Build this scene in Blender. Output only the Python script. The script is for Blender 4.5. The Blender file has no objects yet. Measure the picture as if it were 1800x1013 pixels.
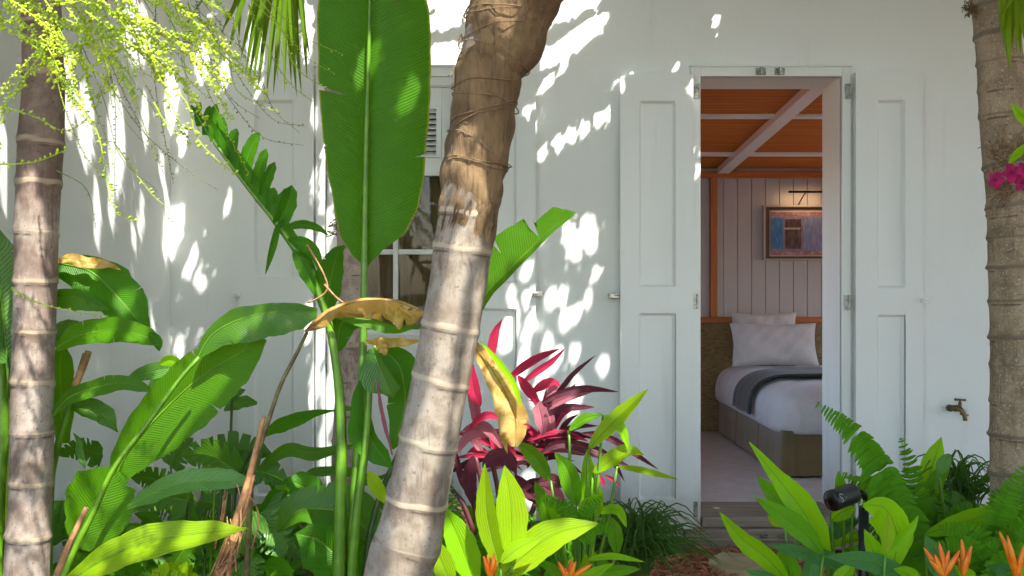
import bpy, bmesh, math, random
import numpy as np
from mathutils import Vector, Matrix, Quaternion
random.seed(7); np.random.seed(7)
S = bpy.context.scene
COL = S.collection

# ------------------------------------------------------------------ camera
F = 1750.0; CAMZ = 1.26; WALL = 4.86; KP = WALL / F
cam = bpy.data.cameras.new('camera'); camo = bpy.data.objects.new('camera', cam); COL.objects.link(camo)
cam.sensor_width = 36; cam.lens = 35.0; cam.clip_end = 500; cam.clip_start = 0.05
camo.location = (0, 0, CAMZ); camo.rotation_euler = (math.pi / 2, 0, 0)
cam.dof.use_dof = True; cam.dof.focus_distance = 4.1; cam.dof.aperture_fstop = 9
S.camera = camo
# ------------------------------------------------------------------ light
SUN = Vector((0.34, -0.56, 1.0)).normalized()
world = bpy.data.worlds.new('World'); S.world = world; world.use_nodes = True
nt = world.node_tree
sky = nt.nodes.new('ShaderNodeTexSky'); sky.sky_type = 'NISHITA'; sky.sun_disc = False
sky.sun_elevation = math.asin(SUN.z); sky.sun_rotation = math.atan2(SUN.x, SUN.y)
sky.ozone_density = .5; sky.dust_density = 1.6
bg = nt.nodes['Background']; nt.links.new(sky.outputs[0], bg.inputs[0]); bg.inputs[1].default_value = 0.15
sl = bpy.data.lights.new('sun', 'SUN'); sl.energy = 2.5; sl.angle = math.radians(0.55); sl.color = (1.0, 0.955, 0.88)
so = bpy.data.objects.new('sun', sl); COL.objects.link(so); so.rotation_euler = SUN.to_track_quat('Z', 'Y').to_euler(); so.location = (3, -4, 9)
S.view_settings.view_transform = 'Standard'; S.view_settings.look = 'None'; S.view_settings.gamma = 1
S.view_settings.exposure = 2.58
S.render.engine = 'CYCLES'
S.cycles.use_denoising = True
S.cycles.max_bounces = 10; S.cycles.diffuse_bounces = 6; S.cycles.transparent_max_bounces = 8
S.cycles.sample_clamp_indirect = 8
S.cycles.caustics_reflective = False; S.cycles.caustics_refractive = False

# ------------------------------------------------------------------ helpers
def P(x, y, d):
    return Vector(((x - 900) / F * d, d, CAMZ - (y - 506.5) / F * d))
def WX(x): return (x - 900) * KP
def WZ(y): return CAMZ - (y - 506.5) * KP

class MB:
    """collects geometry for ONE mesh object"""
    def __init__(s): s.v = []; s.f = []; s.uv = []; s.at = []
    def add(s, vs, fs, uvs=None, at=None):
        n = len(s.v); s.v += [tuple(p) for p in vs]; s.f += [tuple(i + n for i in f) for f in fs]
        s.uv += list(uvs) if uvs is not None else [(0, 0)] * len(vs)
        s.at += list(at) if at is not None else [0.0] * len(vs)
    def box(s, x0, x1, y0, y1, z0, z1):
        vs = [(x, y, z) for z in (z0, z1) for y in (y0, y1) for x in (x0, x1)]
        s.add(vs, [(0, 2, 3, 1), (4, 5, 7, 6), (0, 1, 5, 4), (2, 6, 7, 3), (0, 4, 6, 2), (1, 3, 7, 5)])
    def pbox(s, px0, py0, px1, py1, y0, y1):          # facade box from picture coordinates on the wall plane
        s.box(WX(px0), WX(px1), y0, y1, WZ(py1), WZ(py0))
    def tube(s, pts, rad, n=8, cap=True, u0=0.0):
        pts = [Vector(p) for p in pts]; m = len(pts)
        if not hasattr(rad, '__len__'): rad = [rad] * m
        up = None; vs = []; uv = []; L = 0
        for i, p in enumerate(pts):
            t = (pts[min(i + 1, m - 1)] - pts[max(i - 1, 0)]).normalized()
            if up is None:
                a = Vector((0, 0, 1)) if abs(t.z) < .9 else Vector((1, 0, 0)); up = (a - t * a.dot(t)).normalized()
            else: up = (up - t * up.dot(t)).normalized()
            b = t.cross(up)
            if i: L += (p - pts[i - 1]).length
            for k in range(n):
                an = 2 * math.pi * k / n
                vs.append(p + (up * math.cos(an) + b * math.sin(an)) * rad[i]); uv.append((k / n, L))
        fs = [(i * n + k, i * n + (k + 1) % n, (i + 1) * n + (k + 1) % n, (i + 1) * n + k) for i in range(m - 1) for k in range(n)]
        if cap: fs += [tuple(range(n))[::-1], tuple((m - 1) * n + k for k in range(n))]
        s.add(vs, fs, uv)
    def ico(s, c, r, sq=(1, 1, 1)):
        c = Vector(c); q = 0.7071
        vs = [c + Vector((x * r * sq[0], y * r * sq[1], z * r * sq[2])) for x, y, z in ICV]
        s.add(vs, ICF)
    def build(s, name, mat, parent=None, smooth=True, bevel=0, solid=0, sub=0):
        me = bpy.data.meshes.new(name)
        me.from_pydata(s.v, [], s.f); 
        uvl = me.uv_layers.new(name='UVMap')
        idx = np.empty(len(me.loops), dtype=np.int32); me.loops.foreach_get('vertex_index', idx)
        uvl.data.foreach_set('uv', np.array(s.uv, dtype=np.float32)[idx].ravel())
        a = me.attributes.new('mark', 'FLOAT', 'POINT'); a.data.foreach_set('value', np.array(s.at, dtype=np.float32))
        if smooth: me.polygons.foreach_set('use_smooth', [True] * len(me.polygons))
        me.materials.append(mat)
        o = bpy.data.objects.new(name, me); COL.objects.link(o); o.parent = parent
        if bevel:
            b = o.modifiers.new('bevel', 'BEVEL'); b.width = bevel; b.segments = 2; b.limit_method = 'ANGLE'; b.angle_limit = .6
        if sub:
            b = o.modifiers.new('sub', 'SUBSURF'); b.levels = sub; b.render_levels = sub
        if parent is not None:
            pass
        return o
_bm = bmesh.new(); bmesh.ops.create_icosphere(_bm, subdivisions=1, radius=1)
ICV = [tuple(v.co) for v in _bm.verts]; ICF = [tuple(v.index for v in f.verts) for f in _bm.faces]; _bm.free()

def thing(name, label, cat, group=None, loc=None):
    o = bpy.data.objects.new(name, None); COL.objects.link(o); o.empty_display_size = .1
    o['label'] = label; o['category'] = cat
    if group: o['group'] = group
    if loc is not None: PEND.append((o, Vector(loc)))
    return o
PEND = []
def tag(o, label, cat, group=None):
    o['label'] = label; o['category'] = cat
    if group: o['group'] = group
    return o

def spline(pts, n):
    """Catmull-Rom through pts, resampled to n+1 points"""
    pts = [Vector(p) for p in pts]
    if len(pts) == 2: return [pts[0].lerp(pts[1], i / n) for i in range(n + 1)]
    ext = [pts[0] * 2 - pts[1]] + pts + [pts[-1] * 2 - pts[-2]]
    fine = []
    for i in range(len(pts) - 1):
        p0, p1, p2, p3 = ext[i:i + 4]
        for k in range(16):
            t = k / 16
            fine.append(0.5 * ((2 * p1) + (p2 - p0) * t + (2 * p0 - 5 * p1 + 4 * p2 - p3) * t * t + (3 * p1 - p0 - 3 * p2 + p3) * t ** 3))
    fine.append(pts[-1])
    acc = [0]
    for i in range(1, len(fine)): acc.append(acc[-1] + (fine[i] - fine[i - 1]).length)
    out = []; j = 0
    for i in range(n + 1):
        s = acc[-1] * i / n
        while j < len(acc) - 2 and acc[j + 1] < s: j += 1
        seg = max(acc[j + 1] - acc[j], 1e-9)
        out.append(fine[j].lerp(fine[j + 1], min(1, max(0, (s - acc[j]) / seg))))
    return out

# ------------------------------------------------------------------ materials
def mat(name):
    m = bpy.data.materials.new(name); m.use_nodes = True
    n = m.node_tree.nodes; return m, n, m.node_tree.links, n['Principled BSDF']
def nd(n, t, **k):
    o = n.new(t)
    for a, b in k.items(): setattr(o, a, b)
    return o
def mth(n, l, op, a, b=None, c=None, clamp=False):
    o = n.new('ShaderNodeMath'); o.operation = op; o.use_clamp = clamp
    for i, x in enumerate((a, b, c)):
        if x is None: continue
        if isinstance(x, (int, float)): o.inputs[i].default_value = x
        else: l.new(x, o.inputs[i])
    return o.outputs[0]
def mixc(n, l, fac, a, b):
    o = n.new('ShaderNodeMix'); o.data_type = 'RGBA'
    for i, x in ((0, fac), (6, a), (7, b)):
        if isinstance(x, (int, float)): o.inputs[i].default_value = x
        elif isinstance(x, tuple): o.inputs[i].default_value = (*x, 1) if len(x) == 3 else x
        else: l.new(x, o.inputs[i])
    return o.outputs[2]
def noise(n, l, scale, detail=4, vec=None, rough=.5, dist=0):
    o = n.new('ShaderNodeTexNoise'); o.inputs['Scale'].default_value = scale; o.inputs['Detail'].default_value = detail
    o.inputs['Roughness'].default_value = rough; o.inputs['Distortion'].default_value = dist
    if vec is not None: l.new(vec, o.inputs['Vector'])
    return o.outputs[0]
def ramp(n, l, fac, stops):
    o = n.new('ShaderNodeValToRGB'); l.new(fac, o.inputs[0]); e = o.color_ramp.elements
    while len(e) < len(stops): e.new(.5)
    for k, (p, c) in enumerate(stops): e[k].position = p; e[k].color = (*c, 1) if len(c) == 3 else c
    return o.outputs[0]
def stp(n, l, x, a, b):
    o = n.new('ShaderNodeMapRange'); o.interpolation_type = 'SMOOTHSTEP'; l.new(x, o.inputs[0]); o.inputs[1].default_value = a; o.inputs[2].default_value = b
    return o.outputs[0]
def bump(n, l, b, h, strength=.3, dist=.01):
    o = n.new('ShaderNodeBump'); l.new(h, o.inputs['Height']); o.inputs['Strength'].default_value = strength; o.inputs['Distance'].default_value = dist
    l.new(o.outputs[0], b.inputs['Normal']); return o
def geo_pos(n):
    return n.new('ShaderNodeNewGeometry').outputs['Position']

def leaf_mat(name, base, trans, dark=None, vein='pinnate', pitch=.011, rough=.38, tr=.42, rib=(.22, .36, .06), brown=.5, yellow=.0, ribw=.035, spots=.0, veincol=.25, bumps=.5, spec=.2, patch=0, edge=0):
    m, n, l, b = mat(name)
    uv = n.new('ShaderNodeUVMap').outputs[0]; sep = n.new('ShaderNodeSeparateXYZ'); l.new(uv, sep.inputs[0])
    u = mth(n, l, 'ABSOLUTE', sep.outputs[0]); v = sep.outputs[1]
    pos = geo_pos(n)
    nz = noise(n, l, 9, 3, pos); nf = noise(n, l, 70, 4, pos)
    if vein == 'pinnate':
        c = mth(n, l, 'MULTIPLY', u, .05); ph = mth(n, l, 'SUBTRACT', v, c)
        wob = mth(n, l, 'MULTIPLY', nz, .008); ph = mth(n, l, 'ADD', ph, wob)
        s = mth(n, l, 'SINE', mth(n, l, 'MULTIPLY', ph, 6.2832 / pitch))
    else:
        s = mth(n, l, 'SINE', mth(n, l, 'MULTIPLY', u, 34))
    if dark is None: dark = tuple(x * .62 for x in base)
    info = n.new('ShaderNodeObjectInfo')
    cfac = mth(n, l, 'ADD', mth(n, l, 'MULTIPLY', nz, .8), mth(n, l, 'MULTIPLY', info.outputs['Random'], .45))
    cfac = mth(n, l, 'SUBTRACT', cfac, .12, clamp=True)
    col = mixc(n, l, cfac, dark, base)
    vs = mth(n, l, 'MULTIPLY', mth(n, l, 'ADD', s, 1), veincol * .5)
    col = mixc(n, l, vs, col, tuple(min(1, x * 1.7 + .02) for x in base))
    if yellow:
        yf = mth(n, l, 'MULTIPLY', stp(n, l, noise(n, l, 5, 3, pos), .55, .7), yellow)
        col = mixc(n, l, yf, col, (.38, .36, .03))
    if edge:
        col = mixc(n, l, mth(n, l, 'MULTIPLY', stp(n, l, mth(n, l, 'ADD', u, mth(n, l, 'MULTIPLY', nf, .02)), .965, .995), edge), col, (.50, .40, .03))
    if patch:
        pf = stp(n, l, noise(n, l, 17, 6, pos, .7, 1.2), .47, .60)
        col = mixc(n, l, mth(n, l, 'MULTIPLY', pf, .8), col, (.70, .50, .20))
        pf = stp(n, l, noise(n, l, 24, 6, pos, .7, .8), .55, .66)
        col = mixc(n, l, mth(n, l, 'MULTIPLY', pf, .8), col, (.15, .07, .03))
    else:
        pf = stp(n, l, noise(n, l, 13, 5, pos, .7), .60, .72)
        col = mixc(n, l, mth(n, l, 'MULTIPLY', pf, .35), col, tuple(x * .5 + .03 for x in base))
        du = stp(n, l, noise(n, l, 55, 3, pos, .6), .62, .72)
        col = mixc(n, l, mth(n, l, 'MULTIPLY', du, .22), col, (.30, .30, .16))
    rf = mth(n, l, 'SUBTRACT', 1, stp(n, l, u, ribw * .6, ribw * 1.5))
    col = mixc(n, l, mth(n, l, 'MULTIPLY', rf, .75), col, rib)
    if brown:
        e = mth(n, l, 'ADD', u, mth(n, l, 'MULTIPLY', mth(n, l, 'SUBTRACT', noise(n, l, 14, 4, pos), .5), .5))
        ef = mth(n, l, 'MULTIPLY', stp(n, l, e, 1.03, 1.09), brown)
        col = mixc(n, l, ef, col, (.16, .07, .025))
        sp = mth(n, l, 'MULTIPLY', stp(n, l, noise(n, l, 28, 2, pos), .72, .76), brown)
        col = mixc(n, l, sp, col, (.13, .06, .02))
    l.new(col, b.inputs['Base Color']); b.inputs['Roughness'].default_value = rough
    b.inputs['Specular IOR Level'].default_value = spec
    h = mth(n, l, 'ADD', mth(n, l, 'MULTIPLY', s, .6), mth(n, l, 'MULTIPLY', nf, .5))
    h = mth(n, l, 'ADD', h, mth(n, l, 'MULTIPLY', rf, 2.5))
    bp = bump(n, l, b, h, bumps, .0016)
    t = n.new('ShaderNodeBsdfTranslucent'); tc = mixc(n, l, cfac, tuple(x * .7 for x in trans), trans)
    tc = mixc(n, l, mth(n, l, 'MULTIPLY', mth(n, l, 'SUBTRACT', 1, vs), .0), tc, trans)
    if brown: tc = mixc(n, l, ef, tc, (.15, .06, .02))
    l.new(tc, t.inputs[0]); l.new(bp.outputs[0], t.inputs['Normal'])
    mx = n.new('ShaderNodeMixShader'); mx.inputs[0].default_value = tr
    l.new(b.outputs[0], mx.inputs[1]); l.new(t.outputs[0], mx.inputs[2]); l.new(mx.outputs[0], n['Material Output'].inputs[0])
    return m

M = {}
M['banana'] = leaf_mat('leaf_banana', (.055, .21, .003), (.14, .46, .002), pitch=.0075, veincol=.14, brown=.45)
M['shade_leaves'] = leaf_mat('leaf_shade', (.06, .15, .02), (.1, .3, .02), brown=0, tr=.12)
M['bigleaf'] = leaf_mat('leaf_great_paddle', (.062, .22, .002), (.16, .50, .002), pitch=.0095, veincol=.13, brown=.6, bumps=.55, rough=.36, spec=.26, rib=(.26, .50, .03), tr=.45, ribw=.02, edge=.8)
M['bananalit'] = leaf_mat('leaf_banana_light', (.075, .23, .003), (.20, .50, .002), pitch=.0085, rib=(.3, .46, .004), veincol=.2, brown=.3, tr=.5)
M['deep'] = leaf_mat('leaf_deep', (.07, .21, .006), (.15, .40, .004), rough=.3, veincol=.12, brown=.35, bumps=.5, spec=.45, pitch=.009)
M['deepwax'] = leaf_mat('leaf_wax', (.11, .27, .045), (.17, .42, .02), spec=.45, rough=.3, pitch=.014, veincol=.16, brown=.3, bumps=.6)
M['ginger'] = leaf_mat('leaf_ginger', (.25, .58, .006), (.55, .95, .002), vein='par', rib=(.1, .26, .004), ribw=.02, brown=.2, tr=.5, veincol=.12, bumps=.35)
M['gingerlit'] = leaf_mat('leaf_ginger_yellow', (.27, .47, .006), (.62, .86, .004), vein='par', rib=(.12, .28, .004), ribw=.02, brown=.15, tr=.5, veincol=.12, yellow=.3, bumps=.35)
M['gingerdark'] = leaf_mat('leaf_ginger_dark', (.12, .34, .006), (.28, .62, .004), vein='par', rib=(.1, .24, .004), ribw=.025, brown=.3, tr=.42)
M['blue'] = leaf_mat('leaf_bluegreen', (.07, .22, .05), (.13, .38, .04), vein='par', rough=.42, tr=.3, brown=.2)
M['dead'] = leaf_mat('leaf_yellowed', (.72, .43, .09), (.74, .46, .08), dark=(.26, .13, .04), rib=(.40, .28, .10), brown=1.0, yellow=.6, tr=.3, rough=.65, veincol=.10, pitch=.006, patch=1)
M['red'] = leaf_mat('leaf_crimson', (.62, .03, .09), (.95, .06, .16), dark=(.30, .015, .05), vein='par', rib=(.5, .06, .12), brown=.25, tr=.45, rough=.35)
M['plum'] = leaf_mat('leaf_plum', (.10, .025, .04), (.32, .03, .06), dark=(.06, .018, .03), vein='par', rib=(.3, .03, .07), brown=.25, tr=.3, rough=.3)
M['mauve'] = leaf_mat('leaf_mauve', (.48, .18, .22), (.7, .18, .24), dark=(.25, .06, .09), vein='par', rib=(.5, .07, .14), brown=.3, tr=.35, rough=.4)
M['fern'] = leaf_mat('leaf_fern', (.11, .34, .006), (.20, .55, .004), pitch=.004, brown=.1, tr=.35, ribw=.05)
M['palmleaf'] = leaf_mat('leaf_palm', (.13, .26, .01), (.32, .50, .006), vein='par', brown=.3, tr=.3)
M['grass'] = leaf_mat('leaf_grass', (.08, .19, .03), (.08, .2, .004), vein='par', brown=.2, tr=.25)
M['orchidleaf'] = leaf_mat('leaf_orchid', (.18, .32, .004), (.35, .5, .004), vein='par', brown=.4, tr=.4, yellow=.6)

def simple(name, col, rough=.5, metal=0, nscale=0, ncol=None, bstr=0, bscale=60, trans=None, spec=.5):
    m, n, l, b = mat(name)
    b.inputs['Base Color'].default_value = (*col, 1); b.inputs['Roughness'].default_value = rough; b.inputs['Metallic'].default_value = metal
    b.inputs['Specular IOR Level'].default_value = spec
    pos = geo_pos(n)
    if nscale: l.new(mixc(n, l, stp(n, l, noise(n, l, nscale, 5, pos), .35, .65), col, ncol), b.inputs['Base Color'])
    if bstr: bump(n, l, b, noise(n, l, bscale, 5, pos), bstr, .004)
    return m
def paint_mat(name, col, warm, bstr=.1, rough=.45):
    m, n, l, b = mat(name); pos = geo_pos(n)
    f = stp(n, l, noise(n, l, 1.7, 6, pos, .6), .3, .75)
    c = mixc(n, l, f, col, warm)
    mp = n.new('ShaderNodeMapping'); l.new(pos, mp.inputs[0]); mp.inputs['Scale'].default_value = (14, 14, 1.1)
    st = stp(n, l, noise(n, l, 1, 4, mp.outputs[0]), .58, .8)
    c = mixc(n, l, mth(n, l, 'MULTIPLY', st, .16), c, (.45, .42, .36))
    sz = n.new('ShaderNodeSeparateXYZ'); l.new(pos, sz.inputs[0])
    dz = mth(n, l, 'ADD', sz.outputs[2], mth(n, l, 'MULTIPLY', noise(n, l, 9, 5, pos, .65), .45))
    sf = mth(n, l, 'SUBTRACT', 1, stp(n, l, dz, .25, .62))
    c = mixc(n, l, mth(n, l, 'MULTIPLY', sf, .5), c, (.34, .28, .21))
    l.new(c, b.inputs['Base Color']); b.inputs['Roughness'].default_value = rough
    h = mth(n, l, 'ADD', noise(n, l, 7, 3, pos), mth(n, l, 'MULTIPLY', noise(n, l, 160, 3, pos), .25))
    bump(n, l, b, h, bstr, .01)
    return m
M['wall'] = paint_mat('white_render', (.775, .80, .775), (.755, .77, .735), .3, .6)
M['paint'] = paint_mat('white_gloss_paint', (.775, .80, .78), (.76, .78, .755), .04, .34)
M['metal'] = simple('dull_steel', (.42, .42, .38), .38, 1, 60, (.25, .24, .2))
M['brass'] = simple('old_brass', (.22, .15, .07), .45, .8, 90, (.12, .09, .05), .3, 200)
M['black'] = simple('black_powder_coat', (.012, .013, .014), .42, 0, 0, None, .1, 400)
M['darkmetal'] = simple('bronze_metal', (.03, .025, .02), .35, .8)
M['mark'] = simple('silver_print', (.55, .55, .55), .5)

def timber_mat(name, c1, c2, axis_scale, rough=.45, plank=None, paxis='Y', pw=.09):
    m, n, l, b = mat(name); pos = geo_pos(n)
    mp = n.new('ShaderNodeMapping'); l.new(pos, mp.inputs[0]); mp.inputs['Scale'].default_value = axis_scale
    g = noise(n, l, 3, 6, mp.outputs[0], .6, .6)
    c = mixc(n, l, stp(n, l, g, .3, .7), c1, c2)
    h = g
    if plank:
        sp = n.new('ShaderNodeSeparateXYZ'); l.new(pos, sp.inputs[0]); a = mth(n, l, 'DIVIDE', sp.outputs[paxis], pw)
        fr = mth(n, l, 'FRACT', a); fl = mth(n, l, 'FLOOR', a)
        wn = n.new('ShaderNodeTexWhiteNoise'); wn.noise_dimensions = '1D'; l.new(fl, wn.inputs['W'])
        c = mixc(n, l, mth(n, l, 'MULTIPLY', wn.outputs[0], .4), c, tuple(x * .6 for x in c1))
        gap = mth(n, l, 'LESS_THAN', mth(n, l, 'ABSOLUTE', mth(n, l, 'SUBTRACT', fr, .5)), .46)
        c = mixc(n, l, gap, tuple(x * .25 for x in c1), c)
        h = mth(n, l, 'ADD', gap, mth(n, l, 'MULTIPLY', g, .2))
    l.new(c, b.inputs['Base Color']); b.inputs['Roughness'].default_value = rough
    bump(n, l, b, h, .3, .004)
    return m
M['ceil'] = timber_mat('oiled_ceiling_boards', (.60, .19, .010), (.47, .13, .006), (1, 12, 12), .75, True, 1, .065)
M['teak'] = timber_mat('oiled_timber', (.48, .16, .025), (.34, .10, .015), (14, 14, 1), .4)
M['teakh'] = timber_mat('oiled_timber_rail', (.48, .16, .025), (.34, .10, .015), (1, 14, 14), .4)
M['greywood'] = timber_mat('weathered_timber', (.34, .28, .21), (.19, .15, .105), (1.2, 20, 30), .7)
M['boards'] = paint_mat('painted_boards', (.43, .415, .40), (.385, .375, .36), .05, .4)
M['floor'] = paint_mat('painted_floor', (.80, .81, .80), (.74, .75, .74), .05, .3)
M['inwall'] = simple('inside_plaster', (.6, .57, .54), .7)

def fabric_mat(name, c1, c2, sc=(60, 60, 60), rough=.9, bs=.4, sheen=.3):
    m, n, l, b = mat(name); pos = geo_pos(n)
    mp = n.new('ShaderNodeMapping'); l.new(pos, mp.inputs[0]); mp.inputs['Scale'].default_value = sc
    g = noise(n, l, 1, 5, mp.outputs[0], .7)
    l.new(mixc(n, l, stp(n, l, g, .38, .62), c1, c2), b.inputs['Base Color']); b.inputs['Roughness'].default_value = rough
    b.inputs['Sheen Weight'].default_value = sheen
    bump(n, l, b, g, bs, .004 if sc[0] > 20 else .02)
    return m
M['headboard'] = fabric_mat('olive_weave', (.30, .225, .10), (.14, .095, .038), (25, 25, 260), .9)
M['skirt'] = fabric_mat('khaki_linen', (.17, .125, .05), (.13, .095, .036), (220, 220, 220), .95, .3)
M['linen'] = fabric_mat('white_cotton', (.52, .515, .51), (.48, .475, .47), (9, 9, 9), .85, .25)
M['throw'] = fabric_mat('charcoal_knit', (.04, .044, .044), (.016, .019, .019), (160, 160, 160), .95, .8)

# trunk materials
def trunk_mat(name, pale, tan, darkc, stain=.6, moss=.0, scar=(.42, .33, .22), streaks=.55, zbrown=0):
    m, n, l, b = mat(name)
    at = n.new('ShaderNodeAttribute'); at.attribute_name = 'mark'; ring = at.outputs['Fac']
    pos = geo_pos(n)
    mp = n.new('ShaderNodeMapping'); l.new(pos, mp.inputs[0]); mp.inputs['Scale'].default_value = (85, 85, 17)
    streak = noise(n, l, 1, 8, mp.outputs[0], .72, .35)
    blot = noise(n, l, 11, 7, pos, .68, .4)
    big = noise(n, l, 4.0, 4, pos, .6)
    c = mixc(n, l, stp(n, l, blot, .38, .66), pale, tan)
    c = mixc(n, l, mth(n, l, 'MULTIPLY', stp(n, l, streak, .50, .75), streaks), c, darkc)
    if zbrown:
        sz = n.new('ShaderNodeSeparateXYZ'); l.new(pos, sz.inputs[0])
        zf = stp(n, l, mth(n, l, 'ADD', sz.outputs[2], mth(n, l, 'MULTIPLY', mth(n, l, 'SUBTRACT', streak, .5), .5)), zbrown - .08, zbrown + .1)
        c = mixc(n, l, mth(n, l, 'MULTIPLY', zf, .5), c, mixc(n, l, stp(n, l, blot, .4, .6), (.17, .085, .05), (.10, .05, .035)))
    st = mth(n, l, 'MULTIPLY', stp(n, l, mth(n, l, 'ADD', mth(n, l, 'MULTIPLY', big, .6), mth(n, l, 'MULTIPLY', streak, .4)), .50, .60), stain)
    c = mixc(n, l, st, c, darkc)
    c = mixc(n, l, mth(n, l, 'MULTIPLY', stp(n, l, noise(n, l, 16, 6, pos, .62, .3), .50, .66), .5), c, tuple(x * .62 for x in tan))
    c = mixc(n, l, mth(n, l, 'MULTIPLY', stp(n, l, noise(n, l, 7, 3, pos), .55, .7), .4), c, tuple(min(1, x * 1.25) for x in pale))
    speck = noise(n, l, 120, 2, pos)
    c = mixc(n, l, mth(n, l, 'MULTIPLY', stp(n, l, speck, .64, .7), .7), c, (.10, .065, .045))
    speck2 = noise(n, l, 95, 3, mp.outputs[0])
    if moss: c = mixc(n, l, mth(n, l, 'MULTIPLY', stp(n, l, noise(n, l, 130, 4, pos), .58, .66), moss), c, (.50, .48, .40))
    c = mixc(n, l, mth(n, l, 'MULTIPLY', stp(n, l, ring, .35, .8), .75), c, scar)
    edge = mth(n, l, 'MULTIPLY', stp(n, l, mth(n, l, 'MULTIPLY', ring, -1), .3, .8), .8)
    c = mixc(n, l, edge, c, (.07, .045, .03))
    l.new(c, b.inputs['Base Color']); b.inputs['Roughness'].default_value = .85
    h = mth(n, l, 'ADD', mth(n, l, 'MULTIPLY', streak, 1.0), mth(n, l, 'MULTIPLY', blot, .8))
    bump(n, l, b, h, .38, .005)
    return m
M['trunk'] = trunk_mat('pale_palm_bark', (.285, .245, .19), (.175, .135, .093), (.10, .068, .045), .6, streaks=.45, scar=(.42, .34, .235))
M['trunkleft'] = trunk_mat('pale_and_brown_palm_bark', (.33, .28, .235), (.21, .155, .12), (.11, .065, .045), .55, streaks=.4, zbrown=1.5)
M['trunkbrown'] = trunk_mat('brown_palm_bark', (.45, .35, .30), (.32, .23, .19), (.13, .06, .045), .6)
M['trunkdark'] = trunk_mat('grey_palm_bark', (.31, .235, .15), (.21, .15, .09), (.10, .06, .035), .5, .45, (.12, .09, .06))
def sheath_mat():
    m, n, l, b = mat('fibrous_sheath'); pos = geo_pos(n)
    mp = n.new('ShaderNodeMapping'); l.new(pos, mp.inputs[0]); mp.inputs['Scale'].default_value = (60, 60, 6)
    a = noise(n, l, 1.2, 6, mp.outputs[0], .7, .5); bb = noise(n, l, 5, 5, pos, .6, .6)
    c = mixc(n, l, stp(n, l, bb, .35, .65), (.12, .072, .03), (.235, .15, .07))
    c = mixc(n, l, mth(n, l, 'MULTIPLY', stp(n, l, a, .5, .66), .65), c, (.055, .032, .018))
    l.new(c, b.inputs['Base Color']); b.inputs['Roughness'].default_value = .9
    bump(n, l, b, mth(n, l, 'ADD', a, bb), .8, .01)
    return m
M['sheath'] = sheath_mat()
M['twine'] = simple('dry_root', (.22, .145, .075), .9, 0, 80, (.13, .08, .04))
M['roots'] = simple('aerial_roots', (.36, .24, .13), .9, 0, 80, (.16, .10, .06))
M['drystem'] = simple('dry_stem', (.42, .22, .09), .75, 0, 26, (.19, .085, .035), .6, 60)
M['stem'] = simple('green_stem', (.11, .26, .008), .4, 0, 14, (.07, .17, .006), .1)
M['stemdark'] = simple('dark_stem', (.05, .10, .025), .45, 0, 14, (.03, .06, .015))
M['stembrown'] = simple('olive_stem', (.17, .15, .04), .6, 0, 30, (.08, .05, .02))
M['redstem'] = simple('maroon_stem', (.09, .025, .025), .5)
M['strand'] = simple('flower_strand_lime', (.34, .46, .02), .55, 0, 20, (.22, .30, .015))
M['strandd'] = simple('flower_strand_olive', (.17, .21, .02), .6, 0, 20, (.09, .11, .015))
M['bud'] = simple('flower_bud_lime', (.52, .66, .02), .5, 0, 12, (.28, .44, .012))
M['orange'] = simple('orange_bract', (.72, .13, .002), .5, 0, 40, (.72, .22, .006))
M['magenta'] = simple('magenta_petal', (.42, .001, .10), .8, 0, 40, (.22, .001, .06))
M['stone'] = simple('sandstone', (.50, .40, .24), .85, 0, 9, (.40, .30, .17), .5, 40)

# ------------------------------------------------------------------ leaf geometry
def shp(kind, t):
    if kind == 'paddle':
        a = min(t / .22, 1); b = max(0, (t - .5) / .5)
        return (1 - (1 - a) ** 2) ** .55 * (1 - b ** 2.6) ** .6
    if kind == 'round':
        return max(0, math.sin(math.pi * t ** .85)) ** .55
    if kind == 'heart':
        a = min(t / .1, 1); return (.55 + .45 * a) * (1 - t ** 1.8) ** .8 * (1 if t < 1 else 0)
    if kind == 'strap':
        return min(1, (t / .3)) ** .6 * (1 - max(0, (t - .3) / .7) ** 2.2)
    return max(0, math.sin(math.pi * t ** .8)) ** .85       # lance

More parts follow.
